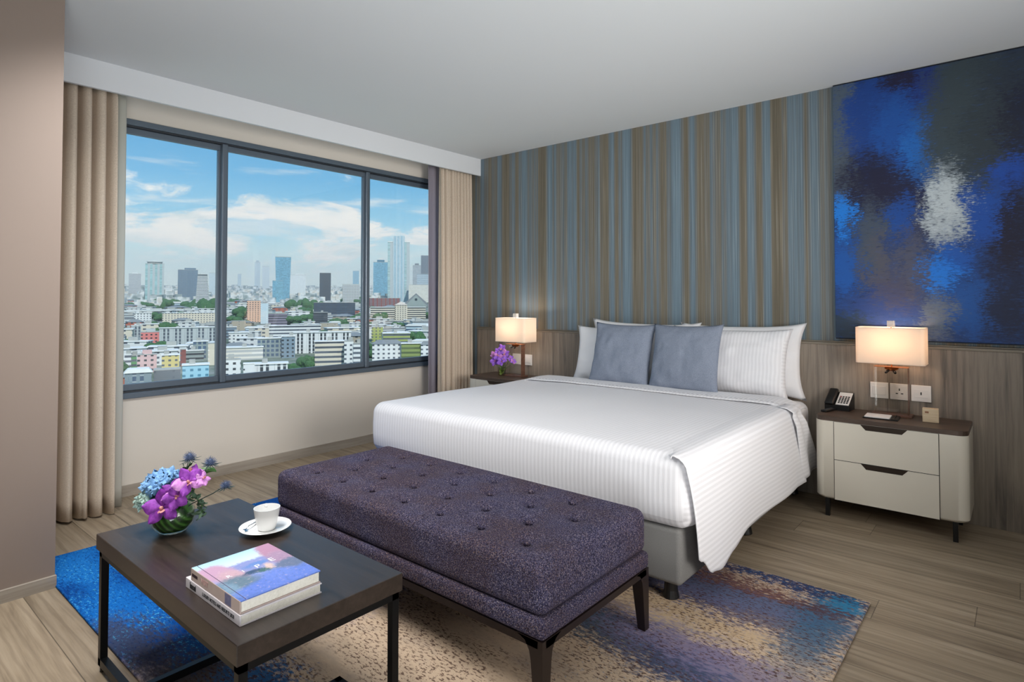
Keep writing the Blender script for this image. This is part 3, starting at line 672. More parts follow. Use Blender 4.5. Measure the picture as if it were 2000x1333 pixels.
def drawer(z0, z1):
    x0, x1 = -.2545, .233
    pts = [(x0, z0), (x1, z0), (x1, z1), (.098, z1), (.074, z1 - .026), (-.099, z1 - .026), (-.123, z1), (x0, z1)]
    d = MB().prism(pts, -.1885, -.1863, 'y').build('drawer', m_lac, ns)
    hd = MB(); hd.prism([(-.121, z1 - .0005), (.096, z1 - .0005), (.0735, z1 - .0255), (-.0985, z1 - .0255)], -.1872, -.1862, 'y'); hd.box(-.0985, .0735, -.1890, -.1866, z1 - .0275, z1 - .025)
    hd.build('handle', m_bronze, d)
drawer(.105, .3285); drawer(.332, .5445)
for sx in (-1, 1):
    for y_ in (-.160, .150): MB().box(sx * .297 - .011, sx * .297 + .011, y_ - .011, y_ + .011, 0, .1005, .001, 1).build('leg', m_black, ns)
n2_ = copy_tree(ns); n2_.location = (.9445, -.225, 0); n2_['label'] = 'cream nightstand left of the bed, mostly hidden behind the duvet'

# ================================================================ TABLE LAMPS
m_shade, n = mat('lamp_shade_linen'); n.n.remove(n.b)
d = n.N('ShaderNodeBsdfDiffuse', i={'Color': lin('f3ece2')}); t = n.N('ShaderNodeBsdfTranslucent', i={'Color': lin('f8ecdc')})
mx = n.N('ShaderNodeMixShader', i={0: .42}); n.l.new(d.outputs[0], mx.inputs[1]); n.l.new(t.outputs[0], mx.inputs[2]); n.l.new(mx.outputs[0], n.o.inputs[0])
m_acr = glass('acrylic', (.93, .92, .9, 1)); m_brn = wood('lamp_brown', '4a3128', '6b4a3c', '81604f', 'x', .35)
m_amber = simple('copper_metal', 'c2703a', .25, .8)
def lamp(label, loc, power, col):
    L = thing('table_lamp', label, 'lamp', loc, group='bedside table lamps')
    MB().box(-.100, .100, -.045, .045, 0, .013, .002).build('base', m_brn, L)
    for sx in (-1, 1): MB().box(sx * .082 - .0013, sx * .082 + .0013, -.027, .027, .013, .280, .0005, 1).build('side_plate', m_brn if sx > 0 else m_acr, L)
    MB().box(-.0845, .0845, -.036, .036, .2802, .283).build('top_plate', m_amber, L)
    MB().box(-.079, .079, -.004, .004, .0135, .2795).build('acrylic_panel', m_acr, L)
    MB().lathe([(.001, .255), (.018, .258), (.034, .268), (.036, .274), (.030, .2798), (.001, .2799)], 28).build('socket_housing', m_amber, L, smooth=50)
    for sx in (-1, 1):
        k = MB().tube([(sx * .012, -.020, .262), (sx * .020, -.034, .254), (sx * .024, -.042, .249)], [.0065, .0075, .006], 12).build('pull_socket', m_black, L)
    b = MB(); b.cyl((0, 0), .0035, .283, .512, 10); b.box(-.166, .166, -.0015, .0015, .500, .503); b.box(-.0015, .0015, -.086, .086, .500, .503); b.build('harp', m_amber, L)
    MB().box(-.018, .018, -.018, .018, .512, .549, .001, 1).build('finial', simple('frosted_acrylic', 'dfe3e2', .15, Transmission_Weight=.55, IOR=1.3), L)
    b = MB(); P = rr_foot(.170, -.090, .090, .022, .022); k = len(P)
    ro = [[b.bm.verts.new((x_, y_, z)) for x_, y_ in P] for z in (.303, .510)]
    ri = [[b.bm.verts.new((x_ * .989, y_ * .979, z)) for x_, y_ in P] for z in (.303, .510)]
    for A, B_ in ((ro[0], ro[1]), (ri[1], ri[0]), (ro[1], ri[1]), (ri[0], ro[0])):
        for i in range(k): b.bm.faces.new((A[i], A[(i + 1) % k], B_[(i + 1) % k], B_[i]))
    sh = b.build('lamp_shade', m_shade, L, smooth=35)
    for z in (.303, .5045):
        b = MB()
        for A0, A1 in zip(P, P[1:] + P[:1]):
            q = [b.bm.verts.new((A0[0] * 1.003, A0[1] * 1.005, z)), b.bm.verts.new((A1[0] * 1.003, A1[1] * 1.005, z)), b.bm.verts.new((A1[0] * 1.003, A1[1] * 1.005, z + .0055)), b.bm.verts.new((A0[0] * 1.003, A0[1] * 1.005, z + .0055))]; b.bm.faces.new(q)
        b.build('shade_trim', m_shade, sh)
    for sx in (-1, 1):
        bl = MB().lathe([(.008, .30), (.010, .33), (.024, .365), (.026, .385), (.018, .405), (.001, .412)], 20, (sx * .045, 0)).build('bulb', simple('bulb_glass', 'fff0dc', .4, Emission_Color=(1, .72, .42, 1), Emission_Strength=3), L, smooth=True)
        lt = light('bulb_light', 'POINT', (sx * .045, 0, .44), power, col, size=.03); lt.parent = L
    return L
lamp('lit table lamp with rectangular white shade on the right nightstand', (3.757, -.135, .5702), 1.0, (1, .74, .56))
lamp('lit table lamp with rectangular white shade on the left nightstand behind the orchids', (.955, -.185, .5702), 1.05, (1, .90, .82))

# ================================================================ SOCKETS AND SWITCHES
m_sw = simple('white_switch_plastic', 'e4e0dc', .35)
def plate(name, label, x0, x1, z0, z1, kind, cat):
    cx_, cz = (x0 + x1) / 2, (z0 + z1) / 2; o = thing(name, label, cat, (cx_, -.0285, cz)); hx, hz = (x1 - x0) / 2, (z1 - z0) / 2
    MB().box(-hx, hx, -.009, 0, -hz, hz, .002, 2).build('plate', m_sw, o)
    if kind == 'rocker': MB().box(-hx * .72, hx * .72, -.012, -.0085, -hz * .55, hz * .55, .0012, 1).build('rocker', m_sw, o)
    if kind == 'socket':
        f = MB().box(-hx * .80, hx * .80, -.0102, -.0088, -hz * .74, hz * .74, .0005, 1).build('socket_face', m_sw, o)
        for px_, pz, w_, h_ in ((0, .013, .003, .007), (-.013, -.010, .006, .0028), (.013, -.010, .006, .0028)): MB().box(px_ - w_, px_ + w_, -.0106, -.0100, pz - h_, pz + h_).build('pin_hole', m_black, f)
    if kind == 'data':
        MB().box(-hx * .72, hx * .72, -.0105, -.0088, -hz * .5, hz * .5, .0006, 1).build('port_face', m_sw, o); MB().box(-.003, .003, -.0110, -.0103, -.008, .008).build('port', m_black, o)
plate('light_switch', 'white rocker switch plate on the wood panel, leftmost behind the right lamp', 3.631, 3.725, .650, .744, 'rocker', 'switch')
plate('power_socket', 'white universal power socket in the middle of the three plates by the right lamp', 3.733, 3.829, .650, .744, 'socket', 'socket')
plate('data_socket', 'white single-port wall plate rightmost of the three by the right lamp', 3.839, 3.935, .650, .744, 'data', 'socket')
plate('power_socket', 'white wall plate half hidden by orchids and lamp over the left nightstand', .795, .893, .655, .750, 'plain', 'socket')
plate('light_switch', 'white rocker switch plate just right of the left lamp column', .915, 1.015, .655, .750, 'rocker', 'switch')

# ================================================================ ITEMS ON THE RIGHT NIGHTSTAND
ph = thing('telephone', 'black desk telephone with white keypad face on the right nightstand', 'telephone', (3.478, -.105, .5702), R(-4))
b = MB(); b.prism([(-.060, 0), (.055, 0), (.055, .070), (.048, .098), (-.060, .030)], -.068, .068, 'x'); b.build('body', m_black, ph)
# sloped face frame: front-bottom (-.060,.030) to back-top (.048,.098)
sl = math.atan2(.068, .108); FM = Matrix.Translation((0, -.006, .0645)) @ Matrix.Rotation(sl, 4, 'X')
MB().box(-.008, .064, -.058, .058, .0004, .0025, M=FM).build('keypad_face', m_sw, ph)
hs = MB().box(-.066, -.016, -.074, .070, .001, .024, .009, 3, M=FM).build('handset', m_black, ph, smooth=50)
for r_ in range(5):
    for c_ in range(4):
        MB().box(.001 + c_ * .015, .011 + c_ * .015, -.044 + r_ * .014, -.035 + r_ * .014, .0026, .0042, M=FM).build('key', m_black if (r_, c_) != (4, 0) else simple('red_key', '8a2f2c', .5), ph)
rm = thing('remote_control', 'slim black remote control lying at the left edge of the right nightstand', 'remote control', (3.443, -.215, .5702), R(-14))
MB().box(-.017, .017, -.068, .068, 0, .013, .004, 2).build('body', m_black, rm, smooth=50)
for k in range(5): MB().box(-.009, .009, -.05 + k * .018, -.041 + k * .018, .013, .0142).build('button', simple('grey_rubber', '4a4a4c', .6), rm)
tr = thing('notepad_holder', 'black leather notepad tray with pen groove on the right nightstand', 'tray', (3.722, -.255, .5702), R(2))
MB().box(-.085, .085, -.068, .068, 0, .006, .001, 1).build('tray', m_black, tr)
MB().box(.050, .082, -.064, .064, .006, .009, .001, 1).build('flap', m_bronze, tr)
pp = MB().box(-.078, .044, -.058, .060, 0, .005).build('notepad', simple('white_paper', 'ece7e4', .8)); pp.location = (3.722, -.255, .5764); pp.rotation_euler = (0, 0, R(2)); tag(pp, 'white paper notepad lying on the black tray', 'notepad')
pen = thing('pen', 'slim black pen lying in the groove of the notepad tray', 'pen', (3.788, -.252, .5829), R(2))
b = MB(); b.tube([(0, -.055, 0), (0, .055, 0)], .0035, 10); b.build('barrel', m_black, pen); MB().tube([(0, -.055, 0), (0, -.062, 0)], [.0035, .001], 10).build('tip', m_steel, pen)
m_maple = wood('pale_maple', 'b9a07f', 'd0ba9a', 'dccaae', 'x', .5, grain=2)
ck = thing('cube_clock', 'small pale wooden cube clock at the right end of the right nightstand', 'clock', (3.948, -.215, .5702), R(4))
MB().box(-.037, .037, -.026, .026, 0, .074, .003, 2).build('case', m_maple, ck); MB().box(-.025, -.008, -.0268, -.0255, .050, .060).build('display', simple('brown_display', '8a5f42', .5), ck)

# ================================================================ FLOWERS
m_green = simple('leaf_green', '3f6a2c', .5, nz=.3, nscale=30); m_dkgreen = simple('leaf_dark_green', '1f3f1c', .4, nz=.3, nscale=30); m_sage = simple('leaf_sage', '5f7a62', .6, nz=.25, nscale=40)
def petal_mat(nm, ca, cb, sc=30):
    m, n = mat(nm); f = n.noise(obc(n), sc, 4, .6); n.put(n.b.inputs['Base Color'], n.ramp(f, [(.3, lin(ca)), (.7, lin(cb))])); n.b.inputs['Roughness'].default_value = .6; n.b.inputs['Specular IOR Level'].default_value = .25; n.b.inputs['Subsurface Weight'].default_value = .0
    bump(n, f, .15, .001); return m
m_orch = petal_mat('orchid_purple', '6d2a86', 'a04fb8', 60); m_orchl = petal_mat('orchid_pink', 'b067b8', 'd79bd6', 60); m_orchd = petal_mat('orchid_deep', '561a6c', '843399', 60)
m_hyd = petal_mat('hydrangea_blue', '4f7db4', '8db6dc', 40); m_hydl = petal_mat('hydrangea_pale', '7fa6ac', 'b9cdbd', 40); m_lip = simple('orchid_lip', 'c98a86', .5, nz=.3, nscale=200)
m_violet = petal_mat('orchid_violet', '7a3fc0', 'b07fe6', 60)
def petal(b, M, L, W, cup=.2, nu=8, nv=6, tipw=.6):
    def f(u, v):
        s = math.sin(PI * min(1, u * .92 + .06)) ** .7; a = (v * 2 - 1); wd = W / 2 * s
        z = cup * L * (u * u) - .18 * W * a * a + .03 * L * math.sin(u * 9 + a * 4)
        return M @ Vector((a * wd, u * L, z))
    b.grid(nu, nv, f)
def stem(name, pts, r, m, par): return MB().tube(pts, r, 8).build(name, m, par, smooth=True)
def orient(loc, d, roll=0):
    q = Vector(d).normalized().to_track_quat('Z', 'Y'); return Matrix.Translation(loc) @ q.to_matrix().to_4x4() @ Matrix.Rotation(roll, 4, 'Z')
def orchid(label, loc, d, size, vase_pt, roll=0, m1=None, m2=None, grp=None):
    m1 = m1 or m_orch; m2 = m2 or m_orch
    o = thing('orchid', label, 'flower', vase_pt, group=grp); l = Vector(loc) - Vector(vase_pt); M = orient(l, d, roll)
    for k, (ang, L, W, mm) in enumerate(((90, 1, .72, m1), (162, .98, .92, m2), (18, .98, .92, m1), (225, .92, .7, m1), (315, .92, .7, m2))):
        b = MB(); petal(b, M @ Matrix.Rotation(R(ang - 90), 4, 'Z') @ Matrix.Translation((0, .05 * size, 0)), L * size * .52, W * size * .52, .16); b.build('petal', mm, o, smooth=True)
    b = MB(); petal(b, M @ Matrix.Rotation(PI, 4, 'Z') @ Matrix.Rotation(R(35), 4, 'X'), size * .26, size * .2, .5); b.lathe([(.001, -.01 * size), (.055 * size, .02 * size), (.05 * size, .11 * size), (.001, .14 * size)], 10, M=M); b.build('lip', m_lip, o, smooth=True)
    dv = Vector(d).normalized(); stem('stem', [l - dv * .002, l * .7 - dv * .02 , l * .3, (0, 0, 0)], .0018, m_green, o)
    return o
def leafy(b, pts, n, L, W, seed, spread=1.):
    rnd = random.Random(seed); pts = [Vector(p) for p in pts]
    for k in range(n):
        t = (k + .5) / n * (len(pts) - 1); i = int(t); p = pts[i].lerp(pts[min(i + 1, len(pts) - 1)], t - i); ax = (pts[min(i + 1, len(pts) - 1)] - pts[i]).normalized() if i < len(pts) - 1 else Vector((0, 0, 1))
        d = (ax * rnd.uniform(.2, .9) + Vector((rnd.uniform(-1, 1), rnd.uniform(-1, 1), rnd.uniform(-.6, .8))) * spread).normalized()
        Mx = Matrix.Translation(p) @ d.to_track_quat('Y', 'Z').to_matrix().to_4x4() @ Matrix.Rotation(rnd.uniform(-1, 1), 4, 'Y'); petal(b, Mx, L * rnd.uniform(.7, 1.2), W * rnd.uniform(.8, 1.2), .15, 6, 4)
VX, VY = 2.128, -3.401
vs = thing('glass_vase', 'round clear glass bowl vase wrapped inside with a dark green leaf, on the coffee table', 'vase', (VX, VY, TZ + .0003))
m_vg = glass('vase_glass', (.92, .97, .94, 1)); prof = [(.030, 0), (.046, .006), (.062, .026), (.069, .050), (.066, .074), (.056, .093), (.050, .100)]
MB().lathe(prof, 48, cap1=False).build('bowl', m_vg, vs, smooth=True)
m, n = mat('wrap_leaf'); v = obc(n); wv = n.N('ShaderNodeTexWave', wave_type='BANDS', bands_direction='DIAGONAL'); n.put(wv.inputs[0], v); wv.inputs['Scale'].default_value = 22; wv.inputs['Distortion'].default_value = 2
n.put(n.b.inputs['Base Color'], n.ramp(wv.outputs[1], [(.0, lin('16300f')), (.6, lin('2b4f1b')), (1, lin('4c7a33'))])); n.b.inputs['Roughness'].default_value = .35
MB().lathe([(.042, .010), (.058, .029), (.0645, .050), (.0615, .073), (.050, .090), (.044, .094)], 40, cap0=True, cap1=False).build('wrapped_leaf', m, vs, smooth=True)
VP = (VX, VY, TZ + .045)
CAMD = Vector((4.33 - 2.13, -4.22 + 3.4, .75)).normalized()
def hydrangea(label, c, rad, seed, m1, nfl, squash=(1, 1, .85)):
    o = thing('hydrangea', label, 'flower', VP, group=None); rnd = random.Random(seed); l = Vector(c) - Vector(VP); b = MB()
    for k in range(nfl):
        z = 1 - 1.55 * (k + .5) / nfl; a = k * 2.39996; rr = math.sqrt(max(0, 1 - z * z)); d = Vector((rr * math.cos(a), rr * math.sin(a), z)); d = (d + CAMD * .35).normalized()
        p = l + Vector((d.x * rad * squash[0], d.y * rad * squash[1], d.z * rad * squash[2])) * rnd.uniform(.88, 1.06); M = orient(p, d + Vector((rnd.uniform(-.5, .5), rnd.uniform(-.5, .5), rnd.uniform(-.5, .5))), rnd.uniform(0, 6))
        for q in range(4): petal(b, M @ Matrix.Rotation(q * PI / 2, 4, 'Z'), rad * rnd.uniform(.30, .38), rad * rnd.uniform(.30, .38), .35, 4, 4)
    f = b.build('florets', m1, o, smooth=True); f['kind'] = 'stuff'
    stem('stem', [l, l * .5 + Vector((0, 0, .01)), (0, 0, 0)], .003, m_green, o); MB().lathe([(.001, -.5 * rad), (.45 * rad, -.3 * rad), (.6 * rad, 0), (.4 * rad, .35 * rad), (.001, .5 * rad)], 14, M=Matrix.Translation(l)).build('flower_core', m_dkgreen, o, smooth=True)
hydrangea('pale blue hydrangea head forming the upper left of the coffee table bouquet', (2.085, -3.418, .610), .054, 4, m_hyd, 60)
hydrangea('greenish pale hydrangea head hanging at the far left of the bouquet', (2.070, -3.456, .560), .041, 9, m_hydl, 38)
G = 'orchids in the coffee table bouquet'
orchid('deep purple open orchid low at the front of the coffee table bouquet', (2.172, -3.452, .558), (.75, -.62, .35), .108, VP, R(10), m_orchd, m_orch, G)
orchid('purple-pink orchid near the top right of the bouquet, below the thistles', (2.226, -3.392, .640), (.8, -.5, .45), .090, VP, R(30), m_orch, m_orchl, G)
orchid('pink orchid in the middle of the bouquet against the blue hydrangea', (2.180, -3.425, .608), (.5, -.75, .5), .072, VP, R(70), m_orch, m_orchl, G)
orchid('light pink orchid bud-like bloom at the right edge of the bouquet', (2.242, -3.352, .645), (.95, -.1, .4), .046, VP, R(120), m_orchl, m_orchl, G)
orchid('purple orchid seen side-on just above the deep purple front one', (2.212, -3.425, .592), (.95, -.3, .1), .072, VP, R(160), m_orch, m_orch, G)
orchid('violet-pink orchid below the thistles at the back of the bouquet', (2.205, -3.375, .662), (.5, -.2, .8), .068, VP, R(200), m_orch, m_orchl, G)
m_thi = simple('thistle_blue', '4c5a78', .6, nz=.3, nscale=300); m_thb = simple('thistle_bract', '3a4a48', .6, nz=.3, nscale=80)
def thistle(label, c, seed, sz=.021):
    o = thing('sea_holly_thistle', label, 'flower', VP, group='thistles in the bouquet'); l = Vector(c) - Vector(VP); rnd = random.Random(seed)
    MB().lathe([(.001, -.5 * sz), (.4 * sz, -.2 * sz), (.45 * sz, .2 * sz), (.25 * sz, .55 * sz), (.001, .65 * sz)], 14, M=Matrix.Translation(l)).build('cone', m_thi, o, smooth=True)
    b = MB()
    for k in range(110):
        z = 1 - 1.7 * (k + .5) / 110; a = k * 2.39996; rr = math.sqrt(max(0, 1 - z * z)); d = Vector((rr * math.cos(a), rr * math.sin(a), z)); b.tube([l + d * sz * .35, l + d * sz * rnd.uniform(.85, 1.15)], [.0009, .0003], 4)
    s_ = b.build('spines', m_thi, o); s_['kind'] = 'stuff'; b = MB()
    for k in range(14):
        a = k * 2 * PI / 14 + rnd.uniform(-.2, .2); d = Vector((math.cos(a), math.sin(a), rnd.uniform(-.55, .25))).normalized(); b.tube([l + Vector((0, 0, -.3 * sz)), l + Vector((0, 0, -.3 * sz)) + d * sz * .9, l + Vector((0, 0, -.25 * sz)) + d * sz * rnd.uniform(1.4, 1.85) + Vector((0, 0, .002))], [.0012, .0017, .0003], 5)
    b.build('bracts', m_thb, o); stem('stem', [l, l * .75, l * .35 + Vector((0, 0, .01)), (0, 0, 0)], .0016, m_thb, o)
thistle('spiky blue thistle standing tallest of the three above the bouquet', (2.175, -3.369, .708), 1)
thistle('spiky blue thistle just right of the tallest one above the bouquet', (2.228, -3.323, .690), 2)
thistle('spiky blue thistle sticking out lowest and farthest right of the bouquet', (2.266, -3.287, .612), 3, .019)
def foliage(name, label, pts, n, L, W, seed, m, sp=1.):
    o = thing(name, label, 'foliage', VP); P = [Vector(p) - Vector(VP) for p in pts]; b = MB(); leafy(b, P, n, L, W, seed, sp); b.build('leaves', m, o, smooth=True)
    stem('stem', [Vector((0, 0, 0))] + P, .0014, m_green, o)
foliage('leaf_sprig', 'grey-green leafy sprig drooping over the right side of the vase', [(2.17, -3.39, .57), (2.205, -3.355, .575), (2.222, -3.345, .545), (2.225, -3.350, .515)], 30, .026, .013, 3, m_sage)
foliage('leaf_sprig', 'grey-green leafy sprig between the orchids at the front of the bouquet', [(2.165, -3.41, .56), (2.20, -3.395, .585), (2.222, -3.38, .60)], 16, .024, .013, 5, m_sage)
foliage('leaf_sprig', 'dark green pointed leaves rising between hydrangea and thistles', [(2.13, -3.38, .60), (2.145, -3.37, .655), (2.15, -3.37, .67)], 12, .034, .009, 6, m_dkgreen, .7)
foliage('leaf_sprig', 'dark leaves filling the centre of the bouquet behind the orchids', [(2.13, -3.41, .56), (2.15, -3.40, .60), (2.17, -3.385, .62)], 20, .034, .018, 8, m_dkgreen, 1.)
lo = thing('broad_leaf', 'large folded bright green leaf curling round the right of the bouquet', 'foliage', VP)
def lf(u, v):
    a = -.5 + u * 2.7; w_ = .030 * math.sin(PI * min(1, u * .95 + .05)) ** .6; c = Vector((2.205, -3.318, .610)) - Vector(VP); rt = Vector((.45, .85, 0)).normalized()
    r_ = .040 + (v - .5) * w_ * .9; return c + rt * (r_ * math.cos(PI - a)) * 1.0 + Vector((0, 0, r_ * math.sin(PI - a) * .95 + .012)) + Vector((.012, -.006, 0)) * math.sin(v * PI) 
MB().grid(20, 6, lf).build('blade', m_green, lo, smooth=True); stem('stem', [(.06, .05, .12), (.03, .03, .06), (0, 0, 0)], .002, m_green, lo)

# orchids on the left nightstand
V2 = (.835, -.232, .5702)
v2 = thing('glass_vase', 'small clear glass tumbler vase with pebbly green filling on the left nightstand', 'vase', V2)
MB().lathe([(.030, 0), (.034, .004), (.040, .075)], 32, cap1=False).build('bowl', glass('tan_glass', (.80, .77, .66, 1)), v2, smooth=50)
b = MB(); leafy(b, [(0, 0, .015), (0, 0, .035), (0, 0, .05)], 26, .028, .016, 4, .8); b.build('green_filling', simple('lime_leaf', '8fae5a', .5, nz=.3, nscale=60), v2, smooth=True)
G = 'violet orchids in the bedside vase'; rnd = random.Random(5); VP2 = (V2[0], V2[1], V2[2] + .03)
pos = [(-.085, 0, .175, 'far left, palest'), (-.06, -.03, .125, 'low at the left edge'), (-.045, .01, .205, 'upper left'), (-.015, -.035, .175, 'front centre, above the rim'), (-.01, .01, .235, 'topmost'), (.02, -.03, .130, 'low in the centre'), (.035, 0, .195, 'upper right beside the lamp column'), (.055, -.03, .15, 'right of centre'), (.105, -.005, .160, 'right, against the white wall plate'), (.145, -.015, .135, 'far right, smallest')]
for k, (dx, dy, dz, wh) in enumerate(pos):
    orchid('small violet orchid in the bedside vase, ' + wh, (V2[0] + dx, V2[1] + dy, V2[2] + dz), (.75 + rnd.uniform(-.5, .3), -.9 + rnd.uniform(-.2, .4), rnd.uniform(-.1, .6)), .078 - .003 * k * (k > 6), VP2, rnd.uniform(0, 6), m_violet if k else m_orchl, m_orchl if k % 3 == 0 else m_violet, G)

HAZE = 0.0001

# ================================================================ CITY OUTSIDE (storeys below the room, rising gently to the skyline)
EYE = (4.333, -4.2266)
def ground_z(x, y): return 1.24 - 57.0 + math.tan(R(1.42)) * math.hypot(x - EYE[0], y - EYE[1])
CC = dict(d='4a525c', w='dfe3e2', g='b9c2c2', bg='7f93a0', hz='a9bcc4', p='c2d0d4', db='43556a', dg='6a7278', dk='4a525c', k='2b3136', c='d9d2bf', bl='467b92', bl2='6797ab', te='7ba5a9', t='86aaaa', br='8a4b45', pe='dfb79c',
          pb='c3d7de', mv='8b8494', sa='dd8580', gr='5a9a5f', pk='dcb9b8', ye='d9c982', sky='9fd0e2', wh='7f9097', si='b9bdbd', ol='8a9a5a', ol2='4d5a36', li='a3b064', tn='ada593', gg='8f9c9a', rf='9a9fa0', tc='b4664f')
def facade(wc, nc, style):
    key = f'facade_{wc}_{nc}_{style}'
    if key in MATS: return MATS[key]
    m, n = mat(key); uv = n.N('ShaderNodeTexCoord').outputs['UV']; u, v, _ = n.sep(uv)
    fh, bay, ww, wh = {'band': (3.2, 9., 1.1, .45), 'grid': (3.4, 3.2, .66, .62), 'dots': (3.0, 3.6, .42, .42), 'fins': (3.0, 3.0, .52, 1.1), 'glass': (3.8, 4., .93, .88), 'vglass': (3.6, 12., .5, .9), 'tall': (4.0, 15., .42, .62), 'plain': (3.0, 8., .10, .30)}[style]
    fu = n.M('FRACT', n.M('DIVIDE', u, bay)); fv = n.M('FRACT', n.M('DIVIDE', v, fh))
    mk = n.M('MULTIPLY', n.M('LESS_THAN', fu, ww), n.M('LESS_THAN', fv, wh))
    if style == 'fins':
        f2 = n.M('GREATER_THAN', n.M('FRACT', n.M('DIVIDE', u, 9.)), .16); mk = n.M('MULTIPLY', mk, f2)
        sill = n.M('LESS_THAN', fv, .25); 
    wn_ = n.N('ShaderNodeTexWhiteNoise', noise_dimensions='2D'); n.put(wn_.inputs['Vector'], n.comb(n.M('FLOOR', n.M('DIVIDE', u, bay)), n.M('FLOOR', n.M('DIVIDE', v, fh)), 0))
    nz = n.noise(uv, .12, 4, .6)
    wcol = n.mix(n.M('MULTIPLY', nz, .35), lin(CC[wc]), tuple(q * .6 for q in lin(CC[wc])[:3]) + (1,))
    ncol = n.mix(n.M('MULTIPLY', wn_.outputs[0], .5), lin(CC[nc]), tuple(min(1, q * 1.9 + .03) for q in lin(CC[nc])[:3]) + (1,))
    if style == 'fins': ncol = n.mix(n.M('MULTIPLY', sill, .6), ncol, lin(CC['g']))
    n.put(n.b.inputs['Base Color'], n.mix(mk, wcol, ncol)); n.put(n.b.inputs['Roughness'], n.M('SUBTRACT', .8, n.M('MULTIPLY', mk, .45))); return m
def wallmesh(b, pts0, pts1, z0, z1, cap=True):
    """walls round a footprint with UVs in metres"""
    uvl = b.bm.loops.layers.uv.verify(); k = len(pts0); A = [b.bm.verts.new((*p, z0)) for p in pts0]; B = [b.bm.verts.new((*p, z1)) for p in pts1]; u = 0
    for i in range(k):
        j = (i + 1) % k; L = math.dist(pts0[i], pts0[j]); f = b.bm.faces.new((A[i], A[j], B[j], B[i])); v1 = z1 - z0
        for lp, q in zip(f.loops, ((u, 0), (u + L, 0), (u + L, v1), (u, v1))): lp[uvl].uv = (q[0], q[1] + .6)
        u += L + 1.3
    f = b.bm.faces.new(B)
    for lp in f.loops: lp[uvl].uv = (.99 * 9, 2.9)
    b.bm.faces.new(list(reversed(A)))
def rc(hw, d0, d1): return [(-hw, d0), (hw, d0), (hw, d1), (-hw, d1)]
m_roofg = simple('roof_concrete', 'a3a6a2', .9, nz=.25, nscale=.3); m_roofw = simple('roof_white_tin', 'e6e8e4', .6, nz=.12, nscale=.3); m_roofd = simple('roof_slate', '7d8487', .8, nz=.2, nscale=.3); m_rooft = simple('roof_terracotta', 'a4604c', .85, nz=.25, nscale=.4); m_roofp = simple('roof_pale_green', 'cfd9cc', .7, nz=.1, nscale=.3)
